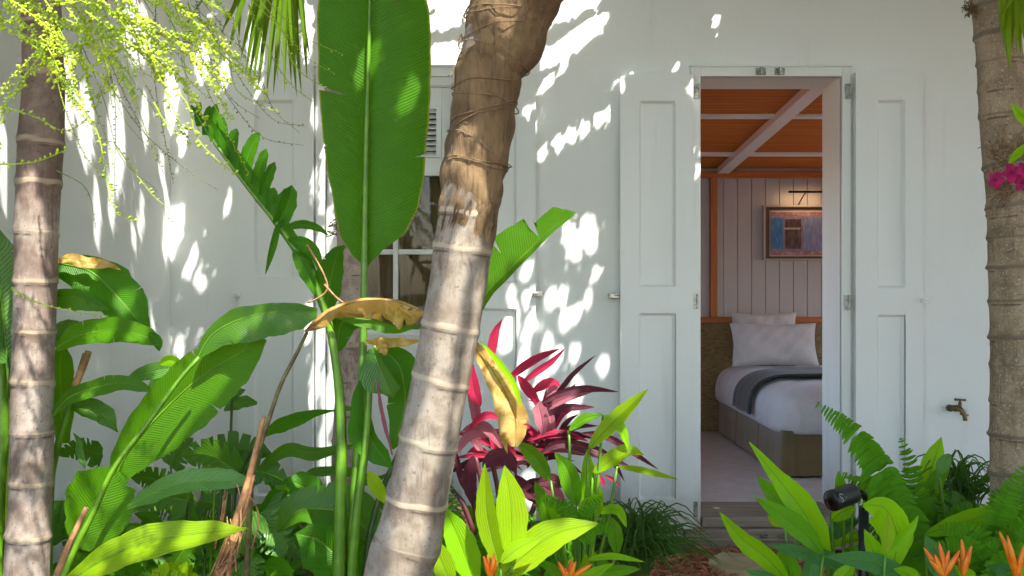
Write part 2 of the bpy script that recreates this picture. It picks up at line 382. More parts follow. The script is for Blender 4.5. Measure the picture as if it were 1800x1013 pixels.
def leaf(mb, pts, w, kind='lance', roll=0.0, fold=.25, n=26, cm=4, ripple=.0, tears=(), curl=0.0, d=None, world=False, w3=False, petiole=0):
    """pts: picture points (x, y[, depth]) base to tip; w: half width px, (left, right) or knots (t, l, r)"""
    if world: C = [Vector(p) for p in pts]
    else: C = [P(p[0], p[1], p[2] if len(p) > 2 else d) for p in pts]
    C = spline(C, n); eye = Vector((0, 0, CAMZ))
    if isinstance(w, (int, float)): w = (w, w)
    ph = random.random() * 6
    def wid(t, p):
        if isinstance(w, list):
            for i in range(len(w) - 1):
                if w[i][0] <= t <= w[i + 1][0] + 1e-6:
                    k = (t - w[i][0]) / (w[i + 1][0] - w[i][0]); k = k * k * (3 - 2 * k) * .4 + k * .6
                    a, b = w[i][1] * (1 - k) + w[i + 1][1] * k, w[i][2] * (1 - k) + w[i + 1][2] * k; break
            else: a, b = w[-1][1], w[-1][2]
        else: s = shp(kind, t); a, b = w[0] * s, w[1] * s
        q = 1 if w3 else (p - eye).length / F / max(.3, math.cos(roll))
        return max(a * q, .0002), max(b * q, .0002)
    L = 0; Bprev = None; slant = .0 if world else .22
    tearmap = {}
    for (side, t, dep, gap) in tears:
        tearmap[(side, round(t * n))] = (dep, gap)
    m = cm; us = [k / m for k in range(m + 1)]
    rows = {-1: [], 1: []}
    for i in range(n + 1):
        t = i / n; p = C[i]
        T = (C[min(i + 1, n)] - C[max(i - 1, 0)]).normalized()
        if i: L += (C[i] - C[i - 1]).length
        V = (p - eye).normalized()
        R = V.cross(T)
        if R.length < .15: R = Bprev if Bprev is not None else Vector((1, 0, 0))
        R = (R - T * R.dot(T)).normalized()
        Bprev = R
        N = R.cross(T)
        B = R * math.cos(roll) + N * math.sin(roll); N2 = B.cross(T)
        wl, wr = wid(t, p)
        if not world:
            jt = .25 if n > 80 else 1; wl *= 1 + jt * (.03 * math.sin(t * 31 + ph) + .015 * math.sin(t * 67 + ph * 2)); wr *= 1 + jt * (.03 * math.sin(t * 27 + ph * 1.7) + .015 * math.sin(t * 71 + ph))
        for side, ww in ((-1, wl), (1, wr)):
            row = []
            for u in us:
                off = B * (side * u * ww * math.cos(fold * u)) + N2 * (u * ww * math.sin(fold) + curl * u * u * ww)
                off += T * (slant * u * ww * min(1, t * 5) * min(1, (1 - t) * 4))
                off += N2 * (ripple * ww * u * u * math.sin(t * 19 + ph + side) * .5)
                row.append((p + off, T, ww))
            rows[side].append((row, L))
    for side in (-1, 1):
        vs = []; uvs = []; fs = []; lo = []; hi = []
        for i in range(n + 1):
            row, LL = rows[side][i]; a = []; b = []
            tr = tearmap.get((side, i))
            for k, u in enumerate(us):
                q, T, ww = row[k]
                if tr and u > 1 - tr[0] + 1e-6:
                    g = tr[1] * ww * (u - (1 - tr[0])) / tr[0]
                    vs.append(q - T * g - T * 0); uvs.append((u * side, LL)); a.append(len(vs) - 1)
                    vs.append(q + T * g); uvs.append((u * side, LL)); b.append(len(vs) - 1)
                else:
                    vs.append(q); uvs.append((u * side, LL)); a.append(len(vs) - 1); b.append(len(vs) - 1)
            lo.append(a); hi.append(b)
        for i in range(n):
            for k in range(m):
                f = (hi[i][k], lo[i + 1][k], lo[i + 1][k + 1], hi[i][k + 1])
                fs.append(f if side > 0 else f[::-1])
        mb.add(vs, fs, uvs)
    return C

def stemg(mb, pts, w, d=None, n=8, ns=18, world=False):
    C = [Vector(p) for p in pts] if world else [P(p[0], p[1], p[2] if len(p) > 2 else d) for p in pts]
    C = spline(C, ns)
    if not hasattr(w, '__len__'): w = (w, w)
    r = [(w[0] + (w[1] - w[0]) * i / ns) * C[i].y / F for i in range(ns + 1)]
    mb.tube(C, r, n)
    return C

RT = random.Random(77)
class Plant:
    """one plant: every leaf and stem is a part of it"""
    def __init__(s, name, label, cat, base, d, group=None, leafname='leaf'):
        s.root = thing(name, label, cat, group, base); s.d = d; s.ln = leafname
    def leaf(s, pts, w, m='banana', rib=0, label=None, name=None, **k):
        mb = MB(); k.setdefault('d', s.d); k.setdefault('roll', random.uniform(-.35, .35))
        big = w if isinstance(w, (int, float)) else (max(max(q[1:]) for q in w) if isinstance(w, list) else max(w))
        if big >= 14 and 'tears' not in k and m in ('banana', 'bananalit', 'deep', 'deepwax') and RT.random() < .75:
            k['n'] = max(k.get('n', 26), 40)
            k['tears'] = [(RT.choice((-1, 1)), RT.uniform(.2, .85), RT.uniform(.18, .5), RT.uniform(.02, .06)) for _ in range(RT.randint(1, 3))]
        C = leaf(mb, pts, w, **k)
        o = mb.build(name or s.ln, M[m], s.root)
        if label: o['label'] = label
        if rib:
            r = MB(); nn = len(C); e = Vector((0, 0, CAMZ))
            r.tube([c + (e - c).normalized() * rib * c.y / F * .25 for c in C], [rib * c.y / F * (1 - .75 * i / nn) for i, c in enumerate(C)], 6)
            r.build('midrib', M['stem' if m != 'dead' else 'drystem'], o)
        return o
    def stem(s, pts, w, m='stem', name='stem', **k):
        mb = MB(); k.setdefault('d', s.d); stemg(mb, pts, w, **k); return mb.build(name, M[m], s.root)

# ================================================================== SETTING
def structure(o): o['kind'] = 'structure'; return o
g = MB(); NG = 60
# one ground sheet to the horizon, finely divided near the camera
xs = [-200, -60, -20, -8] + [x * .1 for x in range(-40, 61)] + [9, 20, 60, 200]
ys = [-200, -60, -20, -6] + [y * .1 for y in range(-20, 50)]+[6,12, 30, 80, 200]
vs = []; 
for y in ys:
    for x in xs:
        z = 0.0
        if abs(x) < 7 and -2.5 < y < 4.9:
            z = .018 * math.sin(x * 3.1 + y) * math.sin(y * 4.3 - x) + .012 * math.sin(x * 9 + 2 * y)
        vs.append((x, y, z - .01))
nx = len(xs)
fs = [(j * nx + i, j * nx + i + 1, (j + 1) * nx + i + 1, (j + 1) * nx + i) for j in range(len(ys) - 1) for i in range(nx - 1)]
g.add(vs, fs)
def ground_mat():
    m, n, l, b = mat('mulch_bed'); pos = geo_pos(n)
    a = noise(n, l, 60, 6, pos, .7, 1.5); c2 = noise(n, l, 3, 3, pos)
    sep = n.new('ShaderNodeSeparateXYZ'); l.new(pos, sep.inputs[0])
    c = ramp(n, l, a, [(.25, (.08, .025, .012)), (.5, (.30, .09, .04)), (.75, (.48, .19, .09))])
    # unseen ground behind the camera, made pale to bounce light
    f = mth(n, l, 'LESS_THAN', sep.outputs[1], -0.8)
    pv = mixc(n, l, stp(n, l, c2, .4, .6), (.42, .39, .34), (.36, .34, .30))
    c = mixc(n, l, f, c, pv)
    l.new(c, b.inputs['Base Color']); b.inputs['Roughness'].default_value = .95
    bump(n, l, b, a, .8, .02); return m
structure(g.build('ground', ground_mat(), None))
# mulch chips
ch = MB()
for i in range(5200):
    if i < 3000: x, y = random.uniform(.55, 1.45), random.uniform(3.9, 4.75)
    else: x, y = random.uniform(-1.6, .6), random.uniform(3.6, 4.75)
    z = random.uniform(.0, .03); a = random.uniform(0, math.pi); L = random.uniform(.008, .034); w = random.uniform(.002, .0055); tl = random.uniform(-.5, .5)
    dx = Vector((math.cos(a), math.sin(a), tl * .6)) * L; dy = Vector((-math.sin(a), math.cos(a), random.uniform(-.5, .5))) * w; c = Vector((x, y, z)); up = Vector((0, 0, .002))
    ch.add([c - dx - dy, c + dx - dy * .4, c + dx * 1.1 + dy, c - dx + dy, c - dx + up * 2, c + dx + up * 2], [(0, 1, 5, 4), (3, 4, 5, 2), (1, 2, 5), (0, 4, 3)], None, [0] * 6)
def chip_mat():
    m, n, l, b = mat('mulch_chip'); pos = geo_pos(n); isl = n.new('ShaderNodeNewGeometry').outputs['Random Per Island']
    l.new(ramp(n, l, isl, [(0, (.20, .06, .03)), (.4, (.42, .14, .065)), (.8, (.58, .26, .15)), (1, (.34, .15, .08))]), b.inputs['Base Color']); b.inputs['Roughness'].default_value = .9
    return m
o = ch.build('mulch', chip_mat(), None, smooth=False); o['kind'] = 'stuff'; o['label'] = 'red brown wood chip mulch covering the garden bed'; o['category'] = 'mulch'

house = thing('house', 'white rendered garden cottage with panelled shutters and open bedroom door', 'house', None, (WX(900), WALL, 0))
FY, BY = WALL, WALL + .29                       # outside and inside face of the wall
# door opening in picture px at wall plane
DX0, DX1, DY0, DY1 = 1230, 1478, 136, 906
NX0, NX1 = 572, 798
w = MB()
ZT = 3.5; ZB = .02
def wbox(x0, x1, z0, z1, y0=FY, y1=BY): w.box(x0, x1, y0, y1, z0, z1)
xs_ = [WX(300) - .3, WX(NX0), WX(NX1), WX(DX0), WX(DX1), 4.6]
wbox(xs_[0], xs_[1], ZB, ZT); wbox(xs_[2], xs_[3], ZB, ZT); wbox(xs_[4], xs_[5], ZB, ZT)
wbox(xs_[1], xs_[2], WZ(150), ZT); wbox(xs_[1], xs_[2], ZB, WZ(908))
wbox(xs_[3], xs_[4], WZ(DY0), ZT)
w.build('wall', M['wall'], house, smooth=False)
w = MB(); w.box(WX(300) - .3, WX(300), 1.9, FY - .002, ZB, ZT); w.build('side_wall', M['wall'], house, smooth=False)
w = MB(); w.box(-2.4, 4.75, FY - .05, 8.3, ZT + .002, ZT + .25); w.build('roof', M['inwall'], house, smooth=False)

def bx(name, m, parts, parent=house, bevel=.003, label=None):
    b = MB()
    for p in parts: b.pbox(*p)
    o = b.build(name, m, parent, smooth=False, bevel=bevel)
    if label: o['label'] = label
    return o
# door frame: casing proud of the wall
fr = bx('door_frame', M['paint'], [(1213, 120, 1230, 930, FY - .024, FY + .012), (1478, 120, 1493, 930, FY - .024, FY + .012), (1230, 120, 1478, 136, FY - .024, FY + .012)])
bx('drip_mould', M['paint'], [(1211, 117, 1495, 120, FY - .032, FY)], fr)
bx('threshold', M['greywood'], [(1231, 906, 1477, 923, FY - .045, BY + .02)], fr, .004)
bx('step_board', M['greywood'], [(1200, 924, 1500, 944, FY - .085, FY - .002)], fr, .004)
bx('base_beam', M['greywood'], [(1150, 946, 1640, 962, FY - .06, FY - .004)], house, .004)

def hinge(px, py, parent, h=26, w_=10):
    b = MB(); y = FY - .024
    b.pbox(px - w_ / 2, py - h / 2, px + w_ / 2, py + h * .15, y - .012, y - .002)
    b.pbox(px - w_ / 2 + 1, py + h * .15, px + w_ / 2 - 2, py + h / 2, y - .016, y - .002)
    x = WX(px + w_ / 2 - 2)
    b.tube([(x, y - .014, WZ(py - h / 2)), (x, y - .014, WZ(py + h / 2))], .005, 10)
    b.build('hinge', M['metal'], parent, smooth=False, bevel=.001)
for x, y in ((1222, 163), (1220, 530), (1219, 893), (1487, 163), (1486, 532)): hinge(x, y, fr)
for cx in (1335, 1368):
    b = MB(); y = FY - .024
    b.pbox(cx - 9, 122, cx + 9, 134, y - .004, y - .0005)
    b.tube([(WX(cx), y - .02, WZ(121.5)), (WX(cx), y - .02, WZ(134.5))], .009, 12)
    for sx in (-7, 7): b.ico((WX(cx + sx), y - .006, WZ(128)), .006)
    b.build('bolt_keeper', M['metal'], fr, smooth=False, bevel=.001)
for cx in (1335, 1367):
    b = MB(); b.pbox(cx - 6, 931, cx + 6, 938, FY - .10, FY - .086); b.tube([(WX(cx - 5), FY - .105, WZ(934)), (WX(cx + 5), FY - .105, WZ(934))], .006, 8)
    b.build('bolt_keeper', M['metal'], fr, smooth=False, bevel=.001)

def shutter(x0, x1, y0, y1, panels, yb, th=.042, skew=0):
    """panelled shutter folded back against the wall"""
    yf = yb - th; b = MB()
    px0, px1 = panels[0][0], panels[0][2]
    ysl = [y0] + [v for p in panels for v in (p[1], p[3])] + [y1]; xsl = [x0, px0, px1, x1]
    vs = [(WX(x), yf, WZ(y)) for y in ysl for x in xsl]; fs = []
    for r in range(len(ysl) - 1):
        for c in range(3):
            if c == 1 and r % 2 == 1: continue
            a = r * 4 + c; fs.append((a, a + 4, a + 5, a + 1))
    b.add(vs, fs)
    o4 = [(WX(x0), WZ(y0)), (WX(x1), WZ(y0)), (WX(x1), WZ(y1)), (WX(x0), WZ(y1))]
    vs = [(x, yf, z) for x, z in o4] + [(x, yb, z) for x, z in o4]
    b.add(vs, [(k, (k + 1) % 4, 4 + (k + 1) % 4, 4 + k) for k in range(4)] + [(4, 5, 6, 7)])
    # rounded arrises are read from a thin chamfer strip round the edge
    o = b.build('shutter', M['paint'], house, smooth=False)
    o.data.validate()
    wd = o.modifiers.new('weld', 'WELD'); wd.merge_threshold = .0002
    bv = o.modifiers.new('bevel', 'BEVEL'); bv.width = .003; bv.segments = 2; bv.limit_method = 'ANGLE'
    for p in panels:
        q = MB()
        rings = ((0, 0), (.8, .003), (3.4, .016), (4.6, .019), (4.6, .022))
        vs = []
        for ins, dep in rings:
            rc = 3.5
            for cx, cy, a0 in ((p[0] + ins + rc, p[1] + ins + rc, 180), (p[2] - ins - rc, p[1] + ins + rc, 270), (p[2] - ins - rc, p[3] - ins - rc, 0), (p[0] + ins + rc, p[3] - ins - rc, 90)):
                for k in range(5):
                    a = math.radians(a0 + 22.5 * k); vs.append((WX(cx + rc * math.cos(a)), yf + dep, WZ(cy + rc * math.sin(a))))
        N_ = 20; fs = [(r * N_ + k, (r + 1) * N_ + k, (r + 1) * N_ + (k + 1) % N_, r * N_ + (k + 1) % N_) for r in range(len(rings) - 1) for k in range(N_)]
        fs.append(tuple((len(rings) - 1) * N_ + k for k in range(N_))[::-1])
        # corner fillets back to the square opening
        base = len(vs)
        for ci, (cx, cy) in enumerate(((p[0], p[1]), (p[2], p[1]), (p[2], p[3]), (p[0], p[3]))):
            vs.append((WX(cx), yf, WZ(cy))); fs += [(base + ci, ci * 5 + k, ci * 5 + k + 1) for k in range(4)]
        q.add(vs, fs)
        q.build('shutter_panel', M['paint'], o, smooth=False)
    return o
s1 = shutter(1088, 1214, 136, 926, [(1120, 182, 1184, 505), (1119, 550, 1183, 873)], FY - .028); s1['label'] = 'left shutter of the open bedroom door'
s2 = shutter(1497, 1613, 131, 922, [(1533, 180, 1583, 506), (1533, 553, 1581, 868)], FY - .020); s2['label'] = 'right shutter of the open bedroom door'
s3 = shutter(425, 554, 134, 918, [(452, 180, 521, 492), (452, 545, 521, 868)], FY - .02); s3['label'] = 'left shutter of the glazed door'
s4 = shutter(812, 941, 133, 918, [(846, 180, 908, 498), (846, 542, 906, 868)], FY - .02); s4['label'] = 'right shutter of the glazed door'
for cx, cy, m in ((1077, 520, 'metal'), (1617, 528, 'paint'), (944, 517, 'metal'), (420, 517, 'paint')):
    b = MB(); s = 1 if cx in (1617, 944) else -1
    b.pbox(cx - 8, cy - 4, cx + 8, cy + 4, FY - .088, FY - .001)
    b.tube([(WX(cx), FY - .09, WZ(cy - 1)), (WX(cx + 8 * -s), FY - .09, WZ(cy - 1))], .005, 8)
    b.build('shutter_catch', M[m], house, smooth=False, bevel=.002)

# glazed door
gd = bx('glazed_door', M['paint'], [(556, 120, 572, 918, FY - .022, FY + .03), (798, 120, 811, 918, FY - .022, FY + .03), (572, 120, 798, 136, FY - .022, FY + .03),
     (572, 136, 798, 152, FY + .01, FY + .05), (572, 152, 600, 906, FY + .03, FY + .07), (775, 152, 798, 906, FY + .03, FY + .07),
     (600, 152, 775, 186, FY + .03, FY + .07), (600, 276, 775, 308, FY + .03, FY + .072), (600, 580, 775, 596, FY + .03, FY + .072), (600, 596, 775, 906, FY + .035, FY + .068)])
bx('head_mould', M['paint'], [(552, 116, 815, 120, FY - .034, FY)], gd)
bx('window_ledge', M['paint'], [(596, 584, 779, 591, FY + .006, FY + .0295)], gd)
bx('muntin', M['paint'], [(689, 308, 698, 580, FY + .04, FY + .066)], gd, .002)
bx('muntin', M['paint'], [(600, 438, 688.6, 447, FY + .04, FY + .066), (698.4, 438, 775, 447, FY + .04, FY + .066)], gd, .002)
lv = MB()
for k in range(9):
    z0 = 190 + k * 9.5; x0, x1, z = WX(604), WX(771), WZ(z0)
    vs = [(x0, FY + .04, z - .018), (x1, FY + .04, z - .018), (x1, FY + .064, z), (x0, FY + .064, z)]
    vs += [(a, b_, c + .004) for a, b_, c in vs]
    lv.add(vs, [(0, 1, 2, 3), (7, 6, 5, 4), (0, 4, 5, 1), (2, 6, 7, 3), (1, 5, 6, 2), (0, 3, 7, 4)])
lv.build('louvre', M['paint'], gd, smooth=False)
bx('louvre_frame', M['paint'], [(600, 186.4, 775, 190, FY + .02, FY + .06), (766, 190, 775, 272, FY + .02, FY + .06), (600, 190, 606, 272, FY + .02, FY + .06), (600, 272, 775, 275.6, FY + .02, FY + .06)], gd, .002)
def glass_mat():
    m, n, l, b = mat('window_glass'); b.inputs['Base Color'].default_value = (.9, .95, .92, 1)
    gl = n.new('ShaderNodeBsdfGlossy'); gl.inputs['Roughness'].default_value = .02
    tr = n.new('ShaderNodeBsdfTransparent'); tr.inputs[0].default_value = (.88, .9, .88, 1)
    fz = n.new('ShaderNodeFresnel'); fz.inputs[0].default_value = 1.28
    mx = n.new('ShaderNodeMixShader'); l.new(fz.outputs[0], mx.inputs[0]); l.new(tr.outputs[0], mx.inputs[1]); l.new(gl.outputs[0], mx.inputs[2]); l.new(mx.outputs[0], n['Material Output'].inputs[0])
    return m
M['glass'] = glass_mat()
b = MB(); b.pbox(600, 308, 689, 438, FY + .05, FY + .054); b.pbox(600, 447, 689, 580, FY + .05, FY + .054); b.pbox(698, 308, 775, 438, FY + .05, FY + .054); b.pbox(698, 447, 775, 580, FY + .05, FY + .054)
b.build('window_pane', M['glass'], gd, smooth=False)
# curtain behind the glass
cu = MB(); n_ = 90; vs = []; uvs = []
for j in (0, 1):
    for i in range(n_ + 1):
        x = WX(560) + (WX(810) - WX(560)) * i / n_; vs.append((x, FY + .20 + .018 * math.sin(i * .55) + .008 * math.sin(i * 1.37), WZ(150) if j else WZ(905)))
cu.add(vs, [(i, i + 1, n_ + 2 + i, n_ + 1 + i) for i in range(n_)])
M['curtain'] = fabric_mat('brown_curtain', (.40, .26, .16), (.28, .18, .11), (50, 50, 4), .8, .2)
cu.build('curtain', M['curtain'], house)
# vent
b = MB(); b.pbox(318, 48, 352, 52, FY - .012, FY - .001); b.pbox(318, 79, 352, 83, FY - .012, FY - .001); b.pbox(318, 52, 322, 79, FY - .012, FY - .001); b.pbox(348, 52, 352, 79, FY - .012, FY - .001)
vt = b.build('wall_vent', M['paint'], house, smooth=False)
b = MB(); b.pbox(322, 52, 348, 79, FY - .003, FY - .001); b.build('vent_opening', M['darkmetal'], vt, smooth=False)
b = MB()
for k in range(6): b.pbox(322, 53 + k * 4.6, 348, 55.4 + k * 4.6, FY - .011, FY - .004)
b.build('vent_slats', M['paint'], vt, smooth=False)
# boxed conduit bits at the wall foot
# ------------------------------------------------------------------ bedroom
RB = 7.78; FZ = WZ(906) - .001; RX0, RX1 = .35, 4.1
b = MB(); b.box(RX0, RX1, BY + .022, RB + .1, FZ - .12, FZ); b.build('room_floor', M['floor'], house, smooth=False)
KB = RB / F
def RXp(x): return (x - 900) * KB
def RZp(y): return CAMZ - (y - 506.5) * KB
b = MB()
x = RXp(1272) - 9 * .109
while x < RX1:
    b.box(x + .0022, x + .109 - .0022, RB, RB + .02, RZp(566), RZp(313)); x += .109
wbk = b.build('board_wall', M['boards'], house, smooth=False, bevel=.002)
b = MB(); b.box(RX0, RX1, RB + .021, RB + .06, FZ, 2.9); b.build('room_wall', M['inwall'], house, smooth=False)
b = MB(); x0, x1 = RX0 - .1, RX0; b.box(x0, x1, BY + .01, 5.4, FZ - .1, 2.9); b.box(x0, x1, 6.9, RB + .06, FZ - .1, 2.9); b.box(x0, x1, 5.4, 6.9, FZ - .1, FZ + .6); b.box(x0, x1, 5.4, 6.9, 2.0, 2.9); b.build('room_wall', M['inwall'], house, smooth=False)  # left room wall, its unseen opening added to brighten the room
# right room wall with an unseen opening, added to let daylight in
b = MB(); x0, x1 = RX1, RX1 + .1; b.box(x0, x1, BY, 5.3, FZ - .1, 2.9); b.box(x0, x1, 7.2, RB + .06, FZ - .1, 2.9); b.box(x0, x1, 5.3, 7.2, FZ - .1, FZ + .02); b.box(x0, x1, 5.3, 7.2, 1.75, 2.9)
b.build('room_wall', M['inwall'], house, smooth=False)
tk = MB(); tk.box(RXp(1248), RXp(1260), RB - .03, RB - .0005, RZp(557), RZp(314)); tk.build('wall_post', M['teak'], house, smooth=False, bevel=.002)
tk = MB(); tk.box(RX0, RX1, RB - .045, RB - .0005, RZp(314) + .0005, RZp(303)); tk.build('wall_plate', M['teakh'], house, smooth=False, bevel=.002)
tk = MB(); tk.box(RX0, RX1, RB - .075, RB - .0005, RZp(567), RZp(557) - .0005); tk.build('headboard_rail', M['teakh'], house, smooth=False, bevel=.003)
# ceiling: sloping gently up towards the garden
za, zb = RZp(303) + .03, 2.385
def cz(y): return za + (zb - za) * (RB - y) / (RB - BY)
b = MB(); vs = [(RX0, RB, cz(RB)), (RX1, RB, cz(RB)), (RX1, BY, cz(BY)), (RX0, BY, cz(BY))]; vs += [(a, c, e + .05) for a, c, e in vs]
b.add(vs, [(0, 1, 2, 3), (7, 6, 5, 4), (0, 4, 5, 1), (1, 5, 6, 2), (2, 6, 7, 3), (3, 7, 4, 0)]); ceil = b.build('ceiling', M['ceil'], house, smooth=False)
def beam(x0, x1, y0, y1, drop, nm):
    b = MB(); vs = []
    for dz in (-drop, -.002):
        for (x, y) in ((x0, y0), (x1, y0), (x1, y1), (x0, y1)): vs.append((x, y, cz(y) + dz))
    b.add(vs, [(0, 1, 2, 3), (7, 6, 5, 4), (0, 4, 5, 1), (1, 5, 6, 2), (2, 6, 7, 3), (3, 7, 4, 0)]); b.build(nm, M['paint'], ceil, smooth=False, bevel=.002)
beam(RXp(1259), RXp(1259) + .088, BY + .1, RB - .05, .05, 'rafter')
beam(RX0, RX1, 6.04, 6.10, .022, 'batten'); beam(RX0, RX1, 7.16, 7.22, .022, 'batten')

# headboard, bed, pillows, throw
hb = MB(); hb.box(.5, 3.4, RB - .07, RB - .012, FZ, RZp(568)); o = hb.build('headboard', M['headboard'], None, smooth=False, bevel=.012)
tag(o, 'olive brown woven fabric headboard panel under the timber rail', 'headboard')
bed = thing('bed', 'double bed with white duvet and khaki pleated skirt inside the bedroom', 'bed', None, (2.2, 6.7, FZ))
def rrect(x0, x1, y0, y1, r, n=10):
    pts = []
    for cx, cy, a0 in ((x1 - r, y0 + r, -90), (x1 - r, y1 - r, 0), (x0 + r, y1 - r, 90), (x0 + r, y0 + r, 180)):
        for k in range(n + 1):
            a = math.radians(a0 + 90 * k / n); pts.append((cx + r * math.cos(a), cy + r * math.sin(a)))
    return pts
bx0, bx1, by0, by1 = 1.575, 3.1, 5.82, RB - .09
sk = MB(); base = rrect(bx0 + .01, bx1, by0, by1, .035, 4); dense = []
for i in range(len(base)):
    a, c = Vector((*base[i], 0)), Vector((*base[(i + 1) % len(base)], 0)); k = max(1, int((c - a).length / .012))
    for j in range(k): dense.append(a.lerp(c, j / k))
cen = Vector(((bx0 + bx1) / 2, (by0 + by1) / 2, 0)); vs = []; N_ = len(dense)
for j, (z, amp) in enumerate(((FZ + .275, 0), (FZ + .14, .6), (FZ + .012, 1))):
    for i, p in enumerate(dense):
        s = i * .012; pl = math.exp(-((s % .62 - .31) / .009) ** 2) * -.012
        dirn = (dense[(i + 1) % N_] - dense[i - 1]).normalized(); out = Vector((dirn.y, -dirn.x, 0))
        vs.append(p + out * (amp * .0045 * math.sin(s * 11 + math.sin(s * 5)) + amp * .001 * math.sin(s * 47) + pl + amp * .008) + Vector((0, 0, z)))
sk.add(vs, [(j * N_ + i, j * N_ + (i + 1) % N_, (j + 1) * N_ + (i + 1) % N_, (j + 1) * N_ + i) for j in range(2) for i in range(N_)] + [tuple(range(N_))])
sk.build('bed_skirt', M['skirt'], bed)
# duvet: rounded loft
du = MB(); prof = [(-.02, .255), (.012, .25), (.034, .275), (.042, .33), (.035, .40), (.005, .46), (-.05, .50), (-.12, .518), (-.22, .525), (-.4, .53), (-.70, .53)]
base = rrect(bx0, bx1, by0, by1, .16, 8); dense = []
for i in range(len(base)):
    a, c = Vector((*base[i], 0)), Vector((*base[(i + 1) % len(base)], 0)); k = max(1, int((c - a).length / .03))
    for j in range(k): dense.append(a.lerp(c, j / k))
N_ = len(dense); vs = []
for j, (off, z) in enumerate(prof):
    for i, p in enumerate(dense):
        dirn = (dense[(i + 1) % N_] - dense[i - 1]).normalized(); out = Vector((dirn.y, -dirn.x, 0))
        if off < -.13:
            q = p.lerp(cen, min(1, (-off - .1) / .62 * 1.0)) + out * 0
        else: q = p + out * off
        wr = .004 * math.sin(i * .9 + j) + .005 * math.sin(i * .37 + j * 1.7)
        edge = max(0, 1 - abs(j - 3) / 3)
        vs.append(q + out * wr * edge + Vector((0, 0, FZ + z + wr * (.8 if j > 1 else .2) + (.008 * math.sin(q.x * 9) * math.sin(q.y * 7) if j > 6 else 0))))
du.add(vs, [(j * N_ + i, j * N_ + (i + 1) % N_, (j + 1) * N_ + (i + 1) % N_, (j + 1) * N_ + i) for j in range(len(prof) - 1) for i in range(N_)])
du.build('duvet', M['linen'], bed, sub=1)
def pillow(label, cx, cy, cz_, w_, h_, t_, tilt, yaw=0):
    b = MB(); nn = 26; vs = {}; V_ = []; Fc = []
    for s in (-1, 1):
        for i in range(nn + 1):
            for j in range(nn + 1):
                u, v = i / nn * 2 - 1, j / nn * 2 - 1
                e = max(0, (1 - abs(u) ** 3.2)) ** .55 * max(0, (1 - abs(v) ** 3.2)) ** .55
                pin = 1 - .07 * (1 - abs(v) ** 2) * abs(u) ** 2; pin2 = 1 - .09 * (1 - abs(u) ** 2) * abs(v) ** 2
                wr = .006 * math.sin(u * 7 + v * 5) * e + .004 * math.sin(u * 17 - v * 9) * e
                V_.append(Vector((u * w_ / 2 * pin, -s * (t_ / 2 * e + wr), v * h_ / 2 * pin2)))
    m1 = (nn + 1) ** 2
    for i in range(nn):
        for j in range(nn):
            a = i * (nn + 1) + j; Fc.append((a, a + nn + 1, a + nn + 2, a + 1)); Fc.append((m1 + a, m1 + a + 1, m1 + a + nn + 2, m1 + a + nn + 1))
    R = Matrix.Rotation(yaw, 3, 'Z') @ Matrix.Rotation(tilt, 3, 'X')
    b.add([R @ p + Vector((cx, cy, cz_)) for p in V_], Fc)
    o = b.build('pillow', M['linen'], None); tag(o, label, 'pillow', 'white pillows leaning on the headboard'); return o
pc = P(1361, 606, 7.28); pillow('front white pillow, leaning at the head of the bed', pc.x, 7.28, pc.z + .0, .64, .33, .17, -.28)
pc = P(1344, 592, 7.55); pillow('back white pillow peeking out above the front pillow', pc.x, 7.56, pc.z, .50, .37, .14, -.12)
# throw: strip across the bed, draping over the left side
th = MB(); path = [(bx0 - .062, .31), (bx0 - .058, .38), (bx0 - .044, .44), (bx0 - .005, .495), (bx0 + .06, .532), (bx0 + .16, .552), (bx0 + .4, .558), (bx0 + .8, .56), (bx0 + 1.2, .56), (bx0 + 1.5, .555)]
pp = spline([Vector((a, 0, c)) for a, c in path], 50); vs = []; nw = 10
for i, p in enumerate(pp):
    for j in range(nw + 1):
        v = j / nw; yy = 6.28 + v * .46 + .02 * math.sin(p.x * 5) - .02 * v * math.sin(i * .2)
        vs.append((p.x - .004 * math.sin(v * 20 + i * .1) * (i < 12), yy, FZ + p.z + .004 * math.sin(v * 9 + i * .3)))
th.add(vs, [(i * (nw + 1) + j, i * (nw + 1) + j + 1, (i + 1) * (nw + 1) + j + 1, (i + 1) * (nw + 1) + j) for i in range(50) for j in range(nw)])
o = th.build('throw_blanket', M['throw'], None); sm = o.modifiers.new('solid', 'SOLIDIFY'); sm.thickness = .014
tag(o, 'charcoal knitted throw laid across the white duvet', 'blanket')
# picture
pic = thing('framed_picture', 'framed picture of weathered blue shutters on the board wall', 'picture', None, (RXp(1400), RB, RZp(410)))
b = MB(); fx0, fx1, fy0, fy1 = 1340, 1462, 362, 458
for r in ((fx0, fy0, fx1, fy0 + 3), (fx0, fy1 - 3, fx1, fy1), (fx0, fy0 + 3, fx0 + 3, fy1 - 3), (fx1 - 3, fy0 + 3, fx1, fy1 - 3)):
    b.box(RXp(r[0]), RXp(r[2]), RB - .045, RB - .001, RZp(r[3]), RZp(r[1]))
b.build('frame', simple('silver_gilt', (.45, .40, .33), .35, .6), pic, smooth=False, bevel=.002)
def pl(name, r, y, m, par=pic):
    b = MB(); b.box(RXp(r[0]), RXp(r[2]), y, y + .003, RZp(r[3]), RZp(r[1])); return b.build(name, m, par, smooth=False)
pl('mount', (fx0 + 3, fy0 + 3, fx1 - 3, fy1 - 3), RB - .022, simple('dark_mount', (.075, .055, .04), .6))
pl('mat_edge', (1351, 371, 1451, 451), RB - .026, simple('cream_edge', (.45, .38, .35), .7))
